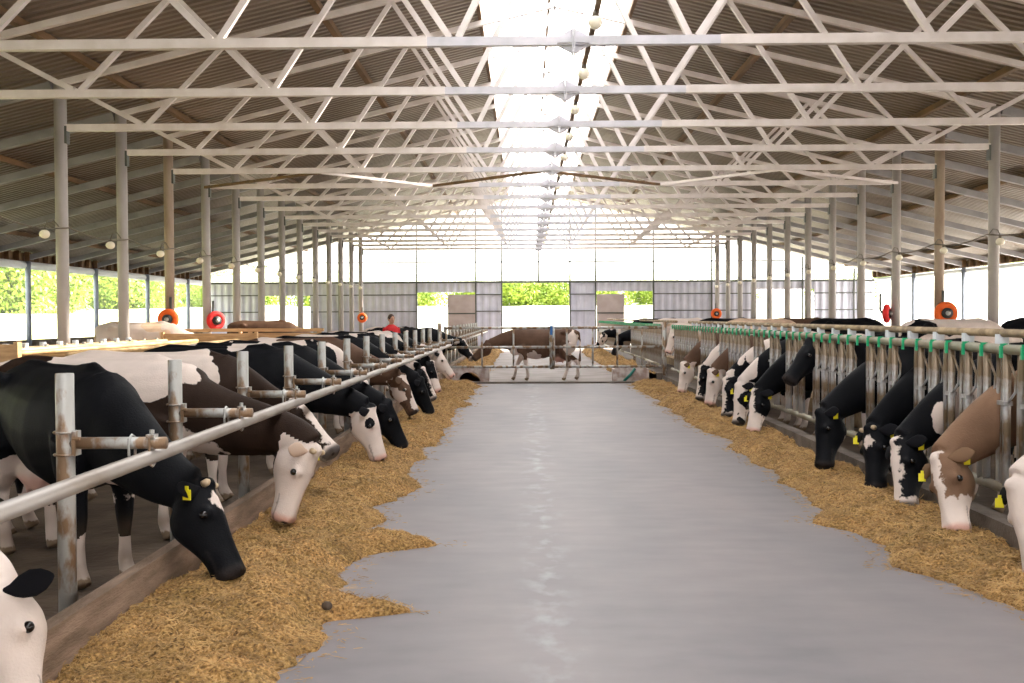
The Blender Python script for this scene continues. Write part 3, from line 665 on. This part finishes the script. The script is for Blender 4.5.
def make_cow(label, wx, wy, psi, P=None, Mz=None, base='black', patches=(), head='plain', white=-.9, lod=1, seed=0, z0=0, sc=1.0,
             up=None, walk=False, tags=2, legwhite=.45, group=None, horn=False, ears='base', nd=None):
    """wx, wy: ground point under the withers; psi: heading in degrees; P, Mz: poll and muzzle tip in world space."""
    org = Matrix.Translation((wx, wy, z0)) @ Matrix.Rotation(R(psi), 4, 'Z') @ Matrix.Scale(sc, 4)
    inv = org.inverted()
    if P is None:
        p = Vector((.78, .12, .98)); m = Vector((1.0, .2, .5))
    else:
        p = inv @ Vector(P); m = inv @ Vector(Mz)
    L = .585; ax = (m-p).normalized(); m = p + ax*L
    uh = Vector((.8, 0, .6)) if up is None else (inv.to_3x3() @ Vector(up))
    if P is None: uh = Vector((1, 0, .3))
    nn = (uh - ax*uh.dot(ax)).normalized(); sd = nn.cross(ax).normalized()   # head side
    Y = Vector((0, 1, 0)); Z = Vector((0, 0, 1)); X = Vector((1, 0, 0))
    mb = MB()
    # trunk (x relative to withers)
    T = [(-1.38, 1.13, .07, .09), (-1.34, 1.11, .15, .16), (-1.24, 1.08, .215, .235), (-1.10, 1.06, .255, .28), (-.95, 1.035, .275, .31), (-.75, .985, .30, .345), (-.52, .945, .335, .385),
         (-.28, .93, .345, .40), (-.08, .945, .31, .385), (.10, .97, .265, .355), (.24, 1.0, .215, .30), (.34, 1.02, .15, .22)]
    mb.loft([((x, 0, z), Y, Z, w, h) for x, z, w, h in T], 24)
    # spine ridge, withers, hooks, pins
    mb.tube([(-1.30, 0, 1.27), (-1.05, 0, 1.325), (-.7, 0, 1.305), (-.3, 0, 1.305), (-.02, 0, 1.325), (.14, 0, 1.28)], [.04, .05, .045, .045, .055, .04], 10)
    for s in (-1, 1):
        mb.ball((-1.0, s*.235, 1.235), (.09, .055, .06)); mb.ball((-1.30, s*.10, 1.19), (.07, .05, .07))
        mb.ball((.04, s*.15, .97), (.17, .105, .29)); mb.ball((.10, s*.19, .80), (.13, .10, .15))
        mb.ball((-1.14, s*.17, .96), (.20, .12, .28))
    # legs
    off = [0, 0, 0, 0]
    if walk: off = [.20, -.14, -.20, .16]
    for n, (s, fr) in enumerate(((-1, 1), (1, 1), (-1, 0), (1, 0))):
        d = off[n]
        if fr:
            pts = [(.10, s*.17, .92), (.04, s*.17, .70), (.05+d*.3, s*.15, .56), (.07+d*.6, s*.145, .41), (.07+d*.85, s*.145, .25), (.07+d, s*.145, .12), (.10+d, s*.145, .05), (.13+d, s*.145, .0)]
            rr = [.15, .105, .072, .056, .038, .046, .052, .058]
        else:
            pts = [(-1.08, s*.18, .98), (-1.0, s*.19, .78), (-1.05+d*.3, s*.17, .64), (-1.24+d*.6, s*.16, .47), (-1.22+d*.8, s*.16, .30), (-1.19+d, s*.16, .13), (-1.16+d, s*.16, .05), (-1.13+d, s*.16, .0)]
            rr = [.19, .16, .10, .058, .040, .047, .053, .058]
        mb.tube(pts, rr, 14)
    mb.ball((-.90, 0, .60), (.22, .16, .15)); 
    for a in (-1, 1):
        for b in (-.98, -.82): mb.tube([(b, a*.07, .52), (b, a*.075, .42)], [.026, .018], 8)
    mb.tube([(-1.30, 0, 1.27), (-1.40, 0, 1.22), (-1.43, .01, 1.0), (-1.43, .02, .7), (-1.42, .02, .5), (-1.41, .02, .36)], [.045, .035, .026, .023, .045, .02], 10)
    # neck
    B = Vector((.08, 0, 1.02)); q3 = p - nn*.085 - ax*.0 ; 
    c1 = B + X*.34 + Z*(.10 if p.z > 1.0 else (nd if nd is not None else (.10 if abs(psi) > 90 else -.10))); back = (-ax*.55 - nn*.85).normalized()
    c2 = q3 + back*.22
    if p.z > 1.0: c2 = q3 + (-ax*.3 - nn*.4 - X*.2).normalized()*.22
    rings = []; N = 12; prev = None
    for i in range(N+1):
        t = i/N; c = bez(B, c1, c2, q3, t); tt = (bez(B, c1, c2, q3, min(1, t+.02)) - bez(B, c1, c2, q3, max(0, t-.02))).normalized()
        side = (Y*(1-t) + sd*t); side = (side - tt*side.dot(tt)).normalized(); nr = tt.cross(side)
        if nr.z < 0 and t < .5: nr = -nr
        k = 1-t; rings.append((c, side, nr, .095 + .125*k**1.3, .125 + .20*k**1.2))
    mb.loft(rings, 20)
    mid = bez(B, c1, c2, q3, .45) ; down = Vector((0, 0, -1))
    mb.loft([(bez(B, c1, c2, q3, t) + (-rings[min(N, int(t*N))][2])*(.14*(1-t)+.05), rings[int(t*N)][1], rings[int(t*N)][2], .035, .12*(1-t)+.05) for t in (0, .15, .35, .55, .75)], 12)  # dewlap
    mb.ball((.26, 0, .80), (.16, .13, .17))
    # head: (t along, drop of the centre below the face line, half width, half height)
    H = [(-.035, .085, .055, .05), (0, .085, .085, .080), (.08, .105, .112, .112), (.20, .130, .122, .138), (.32, .136, .120, .145), (.42, .130, .104, .136), (.55, .115, .086, .114), (.68, .100, .078, .096),
         (.80, .092, .082, .088), (.90, .092, .093, .088), (.965, .094, .090, .080), (1.01, .096, .070, .060)]
    mb.loft([(p + ax*(t*L) - nn*(dr*1.10), sd, nn, w*1.10, h*1.12) for t, dr, w, h in H], 22)
    mb.ball(p + ax*.01 - nn*.02, (.055, .055, .055))
    for s in (-1, 1):
        mb.ball(p + ax*(.335*L) + sd*(s*.097) - nn*.055, .042)          # brow
        mb.ball(p + ax*(.30*L) + sd*(s*.07) - nn*.17, .065)              # cheek
        mb.ball(p + ax*(.94*L) + sd*(s*.045) - nn*.035, .033)            # nostril rim
    # ---- one skin
    me = mb.mesh('tmp'); tmp = bpy.data.objects.new('tmp', me); COL.objects.link(tmp)
    rm = tmp.modifiers.new('r', 'REMESH'); rm.mode = 'VOXEL'; rm.voxel_size = VOX[lod]
    sm = tmp.modifiers.new('s', 'SMOOTH'); sm.factor = .5; sm.iterations = (9, 6, 4)[lod]
    dg = bpy.context.evaluated_depsgraph_get(); dg.update()
    nm = bpy.data.meshes.new_from_object(tmp.evaluated_get(dg)); bpy.data.objects.remove(tmp); bpy.data.meshes.remove(me)
    nm.name = 'dairy_cow'; nm.materials.clear(); nm.materials.append(COAT[base])
    nm.polygons.foreach_set('use_smooth', [True]*len(nm.polygons))
    # ---- markings
    A = {k: nm.attributes.new(k, 'FLOAT', 'POINT') for k in ('coat', 'pink', 'muzzle', 'mud')}
    vals = {k: [0.0]*len(nm.vertices) for k in A}
    sv = Vector((seed*13.7, seed*5.1, seed*2.3)); nostr = [p + ax*(.985*L) + sd*(s*.045) - nn*.055 for s in (-1, 1)]
    darknose = head in ('plain', 'blaze', 'star', 'spot')
    for i, v in enumerate(nm.vertices):
        c = v.co
        f = white + 1.15*noise.fractal(c*1.25 + sv, 1.0, 2.0, 3)
        for (px_, py_, pz_, r_, sg) in patches:
            q = Vector((c.x-px_, c.y-py_, c.z-pz_)) if py_ is not None else Vector((c.x-px_, 0, c.z-pz_))
            dd = q.length + .14*noise.fractal(c*3.1 + sv, 1.0, 2.0, 3)
            w = (r_ - dd)*2.2
            if w > -.25:
                f = max(f, w) if sg > 0 else min(f, -w)
        if c.z < legwhite + .08*noise.noise(c*6+sv): f = max(f, .1)
        rel = c - p; al = rel.dot(ax)/L; lat = rel.dot(sd); dn = -rel.dot(nn)
        edge = .05*noise.fractal(c*7 + sv, 1.0, 2.0, 3) + .25*min(0, dn-.10)
        inhead = al > -.06 + edge and rel.dot(ax) < L*1.1 and abs(lat) < .16 and -.06 < dn < .27
        if inhead:
            k2 = .03*noise.fractal(c*9 + sv, 1.0, 2.0, 3)
            if head == 'plain': f = -.3
            elif head == 'white': f = .3
            elif head == 'blaze': f = max(.055 - abs(lat) + k2 - max(0, dn-.07)*1.2, (al-.86)*.5+k2)
            elif head == 'star': f = .05 - (Vector((lat, 0, al*L-.13)).length) + k2 - max(0, dn-.06)*2
            elif head == 'spot': f = .25*noise.fractal(c*6+sv*2, 1.0, 2.0, 3) + .02 + (.07-abs(lat))*.8
            elif head == 'whitemask': f = .12 - max(0, .12-al)*1.2 - max(0, (Vector((abs(lat)-.11, dn-.07, al*L-.17)).length < .055)*.3)
            elif head == 'lowwhite': f = max((al-.55)*.6+k2, .04-abs(lat)+k2 - max(0, dn-.07)*2)
        vals['coat'][i] = max(-1, min(1, f))
        if inhead and al > .84:
            w = sstep(.86, .94, al)*(.9 if dn < .13 else .6)
            if darknose: vals['muzzle'][i] = w
            else: vals['pink'][i] = w*.8
        if inhead:
            dns = min((c-q).length for q in nostr)
            if dns < .034: vals['muzzle'][i] = max(vals['muzzle'][i], 1-sstep(.018, .034, dns))
        if inhead and al > .66 and abs(dn-(.128 + .05*(1-al))) < .009: vals['muzzle'][i] = max(vals['muzzle'][i], .55)
        du = Vector(((c.x+.90)/.24, c.y/.18, (c.z-.53)/.17)).length
        if du < 1: vals['pink'][i] = max(vals['pink'][i], .7*(1-sstep(.8, 1, du)))
        if c.z < .60 and not inhead and c.x < .3: vals['mud'][i] = (.75 if c.z < .09 else .55)*sstep(.6, .1, c.z) if False else .6*(1-sstep(.08, .5, c.z))*(0.6+.8*noise.noise(c*7+sv))
        if c.z < .055 and not inhead: vals['mud'][i] = .95
        vals['mud'][i] = max(0, min(1, vals['mud'][i]))
    for k in A: A[k].data.foreach_set('value', vals[k])
    cow = bpy.data.objects.new('dairy_cow', nm); COL.objects.link(cow); cow.matrix_world = org
    tag(cow, label, 'cow', group)
    if lod > 1: return cow
    # ---- eyes, ears, tags, horn buds
    for s in (-1, 1):
        MB().ball(p + ax*(.34*L) + sd*(s*.128) - nn*.072, .0245, 12, 8).build('eye', M['eye'], cow, True)
        root = p + ax*.035 + sd*(s*.085) - nn*.055
        dr = (sd*s*.93 - nn*.30 - ax*.12 - Vector((0, 0, .12))).normalized(); lf = (ax - dr*ax.dot(dr)).normalized(); th = dr.cross(lf)
        e = MB(); e.loft([(root + dr*(u*.185) - th*(.0), lf, th, w, h) for u, w, h in ((-.1, .018, .018), (.1, .026, .018), (.3, .047, .014), (.55, .058, .010), (.78, .046, .008), (.93, .024, .006), (1.0, .006, .004))], 14)
        eo = e.build('ear', M['ear_'+('cream' if ears == 'white' else base)], cow, True)
        if tags >= 1 and (s == 1 or tags == 2):
            c0 = root + dr*.12 + th*.022 - Vector((0, 0, .02))
            tg = MB(); tg.box((-.026, -.002, -.03), (.026, .002, .03)).box((-.010, -.004, .03), (.010, .004, .05))
            to = tg.build('ear_tag', M['yellow'], eo)
            dz = Vector((0, 0, 1)); a = inv.to_3x3() @ Vector((.3*s, -1, 0)); a = a.normalized(); sx_ = a.cross(dz).normalized()
            to.matrix_local = Matrix.Translation(c0 - dz*.02) @ Matrix(((sx_.x, a.x, 0), (sx_.y, a.y, 0), (0, 0, 1))).to_4x4()
        if horn:
            hb = p + ax*.015 + sd*(s*.062) - nn*.012
            MB().tube([hb - nn*.01, hb + nn*.02 + sd*s*.01, hb + nn*.035 + sd*s*.015], [.024, .022, .010], 10).build('horn_bud', M['horn'], cow, True)
    return cow
for k, c in (('black', (.005, .005, .007)), ('darkbrown', (.03, .017, .012)), ('brown', (.10, .06, .04)), ('tan', (.17, .10, .06)), ('cream', (.55, .42, .34))):
    M['ear_'+k] = mat(k+'_ear_hair', c, .8, spec=.1)

# left row
UF = (1, 0, .35)
make_cow('black cow with bent head eating at the front post of the left row', -2.72, 6.25, -44, (-1.88, 5.86, .68), (-1.60, 5.68, .17), 'black',
         patches=((.28, 0, .62, .13, 1), (-.9, 0, .5, .35, 1), (.05, .17, .52, .07, 1)), head='star', white=-1.2, lod=0, seed=1, up=(.9, .1, .4), legwhite=.28, horn=True)
make_cow('brown and white cow with an all white face, second in the left row', -2.80, 7.6, -4, (-1.56, 7.42, .66), (-1.74, 7.36, .12), 'darkbrown',
         nd=-.24, patches=((-1.28, 0, 1.25, .22, 1), (-.62, None, 1.38, .26, 1), (-.30, None, 1.36, .30, 1), (.0, None, 1.32, .27, 1), (-.42, None, 1.12, .17, 1), (.32, 0, .66, .26, 1), (-1.0, None, 1.12, .26, -1)), head='white', white=-1.2, lod=0, seed=2, up=(1, -.25, .0), horn=True, ears='white', tags=1)
make_cow('dark brown cow with a white blaze holding its head higher, third in the left row', -2.85, 8.9, 0, (-2.0, 8.62, .94), (-1.60, 8.50, .52), 'darkbrown',
         patches=((-1.2, 0, 1.25, .3, 1), (-.65, None, 1.32, .30, 1), (-.2, None, 1.32, .24, 1), (.05, None, 1.1, .12, 1)), head='blaze', white=-.9, lod=0, seed=3, up=(.7, -.3, .7), tags=0)
make_cow('black cow with a white face and pink nose, fourth in the left row', -2.80, 10.7, -2, (-1.66, 10.75, .69), (-1.50, 10.7, .13), 'black',
         patches=((-.3, 0, 1.35, .12, 1),), head='whitemask', white=-1.3, lod=0, seed=4, up=UF, tags=0)
make_cow('black cow reaching down behind the white-faced one, fifth in the left row', -2.78, 11.7, 0, (-1.62, 11.75, .66), (-1.38, 11.75, .12), 'black',
         patches=((-.4, 0, 1.32, .26, 1), (-1.2, 0, 1.2, .25, 1)), head='plain', white=-1.0, lod=1, seed=5, up=UF, tags=0)
make_cow('black and white cow with raised head hidden behind its neighbours, sixth in the left row', -2.75, 12.9, 4, (-2.1, 13.0, .8), (-1.9, 13.0, .4), 'black',
         patches=((-.4, 0, 1.3, .3, 1),), head='blaze', white=-.3, lod=1, seed=6, up=UF, tags=0)
make_cow('brown cow with a white face above the hay, seventh in the left row', -2.8, 14.4, -3, (-1.80, 14.6, .80), (-1.56, 14.6, .24), 'brown',
         patches=((-.9, 0, 1.3, .25, 1),), head='spot', white=-1.0, lod=1, seed=7, up=UF, tags=0)
make_cow('plain black cow feeding, eighth in the left row', -2.78, 15.7, 0, (-1.66, 15.8, .68), (-1.44, 15.8, .12), 'black', head='plain', white=-.6, lod=1, seed=8, up=UF, tags=0)
make_cow('black and white cow feeding in the left row, third before the gate', -2.8, 17.2, 3, (-1.80, 17.4, .76), (-1.55, 17.4, .22), 'black', head='blaze', white=-.1, lod=1, seed=9, up=UF, tags=0)
make_cow('black cow whose head hangs over the hay, second before the gate on the left', -2.8, 18.9, 3, (-1.78, 18.9, .80), (-1.60, 18.8, .25), 'black', head='lowwhite', white=-.4, lod=1, seed=10, up=UF, tags=0)
make_cow('black cow with a pale pink face nearest the gate on the left', -2.8, 20.6, 0, (-1.78, 20.6, .93), (-1.44, 20.5, .42), 'black', head='white', white=-.3, lod=1, seed=12, up=UF, tags=1, ears='base')
make_cow('white cow cut off by the left picture edge, black ear and cheek showing', -3.3, 4.15, -12, (-2.20, 3.93, .56), (-1.99, 3.76, .08), 'black', head='white', white=.5, lod=0, seed=13, up=(-.1, -1, .2), tags=0)

# right row (heading towards the aisle)
UR = (-1, 0, .35)
make_cow('white cow with black ear and yellow tag at the right picture edge', 4.30, 6.05, 178, (2.99, 6.22, .60), (2.99, 6.02, .12), 'black', head='white', white=.55, lod=0, seed=21, up=(-1, -.2, .1), tags=2, legwhite=.4)
make_cow('tan brown cow with a white muzzle eating in the right row', 4.05, 7.35, 178, (2.98, 7.35, .61), (2.95, 7.05, .12), 'tan', head='lowwhite', white=-1.3, lod=0, seed=22, up=(-1, -.35, .3), tags=2)
make_cow('black cow with white neck stripe and broad white blaze in the right row', 4.05, 8.25, 181, (3.05, 8.35, .60), (2.98, 8.10, .10), 'black', patches=((.45, None, .98, .12, 1), (.62, None, .80, .10, 1)), head='blaze', white=-.5, lod=0, seed=23, up=(-1, -.3, .2), tags=1)
make_cow('black cow with a small white star between its horns in the right row', 4.05, 9.1, 180, (3.12, 9.2, .62), (3.05, 8.98, .10), 'black', head='star', white=-.9, lod=0, seed=24, up=(-1, -.5, .3), tags=2, horn=True)
make_cow('big plain black cow bowing its long neck to the hay in the right row', 4.02, 10.2, 180, (2.98, 10.3, .66), (2.90, 10.1, .12), 'black', head='plain', white=-1.3, lod=0, seed=25, up=UR, tags=1)
make_cow('black cow with its head raised and looking left through the right headlocks', 4.20, 12.1, 180, (3.36, 12.0, 1.36), (3.02, 11.85, .92), 'black', head='plain', white=-1.3, lod=1, seed=26, up=(-.7, -.1, .8), tags=0)
make_cow('black-necked cow with a white face between two yellow tags in the right row', 4.02, 13.4, 180, (3.05, 13.5, .64), (2.93, 13.3, .11), 'black', head='lowwhite', white=-1.0, lod=1, seed=27, up=(-1, -.6, .3), tags=2)
make_cow('black and white spotted cow feeding just left of the white-faced one on the right', 4.02, 14.4, 181, (3.02, 14.45, .66), (2.94, 14.3, .12), 'black', head='spot', white=-.4, lod=1, seed=28, up=(-1, -.4, .2), tags=2)
make_cow('white and black cow with pale neck in the right row beside the spotted one', 4.02, 15.3, 180, (3.02, 15.35, .68), (2.95, 15.2, .12), 'black', patches=((.5, None, 1.0, .2, 1),), head='blaze', white=.15, lod=1, seed=29, up=(-1, -.3, .2), tags=1)
make_cow('dark brown cow with a white face in the right row, third before the gate', 4.02, 16.9, 180, (3.08, 17.0, .72), (2.98, 16.9, .14), 'brown', head='white', white=-.6, lod=1, seed=30, up=UR, tags=1)
make_cow('black and white cow with white neck in the right row, second before the gate', 4.02, 17.9, 180, (3.10, 18.0, .72), (3.00, 17.9, .16), 'black', head='blaze', white=.3, lod=1, seed=31, up=UR, tags=0)
make_cow('brown-necked cow with a pale face nearest the gate on the right', 4.02, 19.9, 180, (3.08, 20.0, .70), (2.98, 19.9, .16), 'brown', head='white', white=-.6, lod=1, seed=32, up=UR, tags=1)
make_cow('pale pink-faced cow poking its head through the barrier right beside the gate', 4.3, 23.5, 178, (3.38, 23.4, 1.36), (3.20, 23.35, .80), 'cream', head='white', white=-.2, lod=1, seed=33, up=(-.9, -.1, .5), tags=0)
NECKS += [6.15, 7.35, 8.3, 9.15, 10.25, 12.05, 13.45, 14.42, 15.32, 16.95, 17.95, 19.95, 23.45]

# at and behind the gate
make_cow('brown cow with white belly walking left behind the aisle gate', -.05, 26.0, 182, (-1.05, 25.9, 1.02), (-1.45, 25.85, .62), 'brown', patches=((-.2, 0, .55, .3, 1), (.15, 0, .6, .22, 1), (-1.25, None, .85, .22, 1), (-1.15, None, 1.1, .12, 1)), head='plain', white=-1.2, lod=1, seed=41, up=(-.8, -.2, .6), walk=True, tags=2, legwhite=.5)
make_cow('black and white cow with lowered head behind the left end of the gate', -2.6, 27.2, 2, (-1.70, 27.2, 1.00), (-1.35, 27.0, .48), 'black', head='blaze', white=-.5, lod=1, seed=42, up=UF, tags=0)
make_cow('black cow feeding behind the gate on the right, nearer of two', 4.1, 33.0, 180, (2.95, 33.0, .95), (2.75, 33.0, .38), 'black', head='plain', white=-1.2, lod=1, seed=43, up=UR, tags=0)
make_cow('black and white cow feeding behind the gate on the right, farther of two', 4.0, 36.5, 180, (2.75, 36.5, 1.05), (2.45, 36.5, .60), 'black', head='spot', white=-.1, lod=1, seed=44, up=UR, tags=0)

# cows standing farther back in both halves
ZP = .22
BG = [('cream cow standing among the left columns in front of the orange brush', -7.4, 20.3, 0, 'cream', .2, 51, ZP),
      ('reddish brown cow resting behind the left stalls', -6.5, 26.5, 8, 'brown', -1.2, 52, ZP),
      ('white cow with black patches standing far back behind the left row', -3.3, 22.4, -6, 'black', .45, 53, -.02),
      ('black cow standing farthest back in the left half', -3.4, 27.2+2.6, 0, 'black', -.6, 54, -.02),
      ('black and white cow behind the person in the red shirt', -3.9, 32.5, 12, 'black', .1, 55, -.02),
      ('cream cow with black spots standing below the right orange brush', 8.1, 18.0, 0, 'black', .55, 61, ZP),
      ('black and white cow behind the cream spotted one on the right', 10.4, 19.2, 5, 'black', -.2, 62, ZP),
      ('pale cow at the far right edge behind the right column', 12.6, 21.0, 0, 'cream', .0, 63, ZP),
      ('black cow standing behind the right barrier near the white bracket', 8.2, 24.2, 3, 'black', -1.0, 64, ZP),
      ('brown cow standing farther back behind the right barrier', 8.3, 28.6, -4, 'brown', -1.2, 65, ZP),
      ('tan cow lying on the straw heap side behind the right barrier', 6.4, 25.2, 0, 'cream', -.7, 66, ZP),
      ('black cow far behind the right barrier beside the column line', 6.4, 29.5, 5, 'black', -.9, 67, ZP),
      ('white cow far behind the right barrier next to a small orange brush', 5.4, 31.5, -5, 'cream', .4, 68, ZP),
      ('black cow farthest back behind the right barrier', 5.0, 34.0, 0, 'black', -.8, 69, ZP)]
for lb, x, y, ps, bs, wh, sd_, z in BG:
    make_cow(lb, x, y, ps, None, None, bs, white=wh, head='plain' if wh < 0 else 'white', lod=2 if y > 24 else 1, seed=sd_, z0=z, tags=0)

# stall platforms those cows stand on
for a, b, n in (((-8.6, 12.2, -.02), (-5.0, 28.2, ZP), 'left'), ((4.9, 12.0, -.02), (13.2, 36, ZP), 'right')):
    struct(MB().box(a, b).build('floor_platform_'+n, M['platform']))

# headlocks now that the necks are known
i = 0; y = 5.0
while y < 23.9:
    n = 5 if y + 5*PITCH < 24.2 else int((24.2-y)/PITCH)
    headlock(y, n, i); i += 1; y += n*PITCH
    if n < 5: break
NECKS += [33.0, 36.5]
for i in range(7): headlock(25.6 + i*3.1, 5, i, True)

# ------------------------------------------------------------------ stalls on the left
def stall_loop(y, i, n, x=-4.25, far=False):
    t = tag(empty('stall_divider', (x, y, 0)), 'curved golden tube stall divider on the left, %s from the front' % ORD[i], 'stall divider', 'stall dividers on the left')
    pts = [(-2.2, 0, 1.17)]
    pts += [(-.25 + .25*math.sin(a), 0, .97 + .20*math.cos(a)) for a in [k*math.pi/12 for k in range(13)]]
    pts += [(-.8, 0, .72), (-1.5, 0, .55), (-2.2, 0, .45)]
    MB().tube(pts, .027, 10).build('tube_loop', M['loop'], t, True)
    MB().tube([(-2.25, 0, ZP), (-2.25, 0, 1.28)], .03, 10).build('post', M['galv'], t, True)
    return t
i = 0; y = 12.6
LY = []
while y < 19.2: LY.append(y); y += .62
for i, y in enumerate(LY): stall_loop(y, i, 0, x=-4.75)
for j, (x, z, nm) in enumerate(((-5.6, 1.17, 'nearest the cows'), (-6.4, 1.17, 'in the middle'), (-7.0, 1.17, 'behind the divider posts'))):
    tag(MB().tube([(x, 12.1, z+.04), (x, 19.3, z+.04)], .034, 10).build('stall_rail', M['loop'], smooth=True), 'golden pipe across the left stall dividers, the one '+nm, 'rail')
cap = MB().tube([(0, 0, 0), (0, 0, .07)], .05, 10).mesh('cap'); cap.materials.append(M['clamp'])
t = tag(empty('capped_rail', (-7.85, 10, 0)), 'long pipe with white caps running before the left columns', 'rail')
MB().tube([(0, 0, 1.17), (0, 13, 1.17)], .045, 12).build('pipe', M['dustrail'], t, True)
for k in range(22): put('cap', cap, t, (0, .3+k*.58, 1.20))
def panel(x0, x1, y, z0, z1, label):
    t = tag(empty('plywood_panel', ((x0+x1)/2, y, 0)), label, 'panel'); w = (x1-x0)/2
    MB().box((-w, -.02, z0), (w, .02, z1)).build('board', M['plywood'], t)
    MB().box((-w-.05, -.05, 0), (-w, .05, z1+.03)).build('batten', M['plywood'], t); MB().box((w, -.05, 0), (w+.05, .05, z1+.03)).build('batten', M['plywood'], t)
panel(-7.7, -6.16, 11.95, .2, 1.34, 'golden plywood panel at the left picture edge at the front of the stalls')
panel(-7.15, -5.35, 19.6, .3, 1.34, 'wide pale plywood panel closing the far end of the left stalls')
panel(-5.9, -4.3, 20.6, .3, 1.33, 'shorter reddish plywood panel right of the wide one')
tag(MB().bar((-8.0, 21.6, 1.38), (-4.4, 21.6, 1.38), .1, .07).build('timber_rail', M['plywood']), 'pale timber rail across behind the plywood panels', 'rail')
for x in (-7.6, -6.0, -4.5): MB().box((x-.04, 21.57, 0), (x+.04, 21.63, 1.35)).build('rail_post', M['plywood'], bpy.data.objects['timber_rail'])

# ------------------------------------------------------------------ cow brushes
def brush(x, y, z, r, m, label, ang=0):
    t = tag(empty('cow_brush', (x, y, z), ang), label, 'cow brush')
    pts = [(math.cos(a)*r*.70, 0, math.sin(a)*r*.70) for a in [k*math.pi/16 for k in range(32)]]
    MB().tube(pts, r*.30, 14, closed=True).build('bristle_ring', m, t, True)
    MB().tube([(0, -.10, 0), (0, .10, 0)], r*.45, 20).build('hub', M['dark'], t, True)
    MB().tube([(0, -.13, 0), (0, -.09, 0)], r*.2, 12).build('hub_cap', M['galv'], t, True)
    MB().tube([(0, .1, 0), (0, .16, .1), (.0, .16, .5)], .03, 8).build('arm', M['darksteel'], t, True)
xl = CX-HS; xr = CX+HS
brush(xl+.05, TR[4]-.26, 1.62, .24, M['orange'], 'round orange cow brush on the left column above the cream cow')
brush(xl+.26, TR[5]-.12, 1.58, .24, M['red'], 'round red cow brush on a left column above the brown cow', R(40))
brush(xr+.05, TR[4]-.26, 1.68, .26, M['orange'], 'round orange cow brush on the right brown column')
brush(xr-.26, TR[5]-.1, 1.68, .24, M['red'], 'red cow brush half hidden behind a right column', R(60))
brush(xl+.1, TR[14]-.3, 1.62, .24, M['orange'], 'small orange brush far back in the left half above the white cow')
brush(xr-.1, TR[14]-.3, 1.74, .26, M['orange'], 'small orange brush far back in the right half')

# ------------------------------------------------------------------ person in the left half
def person(x, y):
    mb = MB(); Y = Vector((0, 1, 0)); X = Vector((1, 0, 0))
    mb.loft([((0, 0, z), X, Y, w, d) for z, w, d in ((.86, .16, .11), (.98, .165, .12), (1.12, .15, .11), (1.28, .19, .12), (1.38, .19, .11), (1.43, .12, .08), (1.47, .055, .055), (1.52, .052, .055))], 18)
    for s in (-1, 1):
        mb.tube([(s*.17, 0, 1.37), (s*.23, .02, 1.1), (s*.22, -.10, .86), (s*.22, -.13, .80)], [.06, .045, .035, .03], 12)
        mb.tube([(s*.09, 0, .9), (s*.10, 0, .5), (s*.10, .01, .10), (s*.10, -.03, .04), (s*.10, -.14, .03)], [.10, .07, .05, .05, .04], 12)
        mb.ball((s*.22, -.15, .75), (.02, .035, .05))
        for f in range(4): mb.tube([(s*(.205+.012*f), -.16, .72), (s*(.205+.012*f), -.175, .66)], .009, 6)
    mb.ball((0, -.01, 1.60), (.075, .095, .11), 16, 12); mb.ball((0, -.105, 1.585), (.013, .02, .02)); mb.ball((0, -.05, 1.53), (.05, .05, .045))
    for s in (-1, 1): mb.ball((s*.077, 0, 1.595), (.012, .02, .03))
    me = mb.mesh('tmp'); tmp = bpy.data.objects.new('tmp', me); COL.objects.link(tmp)
    rm = tmp.modifiers.new('r', 'REMESH'); rm.mode = 'VOXEL'; rm.voxel_size = .012
    sm = tmp.modifiers.new('s', 'SMOOTH'); sm.iterations = 3
    dg = bpy.context.evaluated_depsgraph_get(); dg.update()
    nm = bpy.data.meshes.new_from_object(tmp.evaluated_get(dg)); bpy.data.objects.remove(tmp)
    for k in ('skin', 'shirt', 'trousers'): nm.materials.append(M[k])
    for pl in nm.polygons:
        c = pl.center; pl.use_smooth = True
        pl.material_index = 2 if c.z < .93 and abs(c.x) < .185 else (1 if c.z < 1.46 and c.z > .86 else 0)
    o = bpy.data.objects.new('person', nm); COL.objects.link(o); o.location = (x, y, 0); o.rotation_euler = (0, 0, R(35))
    tag(o, 'person with dark hair in a red shirt standing behind the left cows', 'person')
    h = MB(); h.ball((0, .012, 1.625), (.088, .103, .105), 16, 12); h.build('hair', M['hair'], o, True)
    for s in (-1, 1): MB().ball((s*.03, -.098, 1.605), .010, 8, 6).build('eye', M['eye'], o, True)
person(-3.42, 25.2)
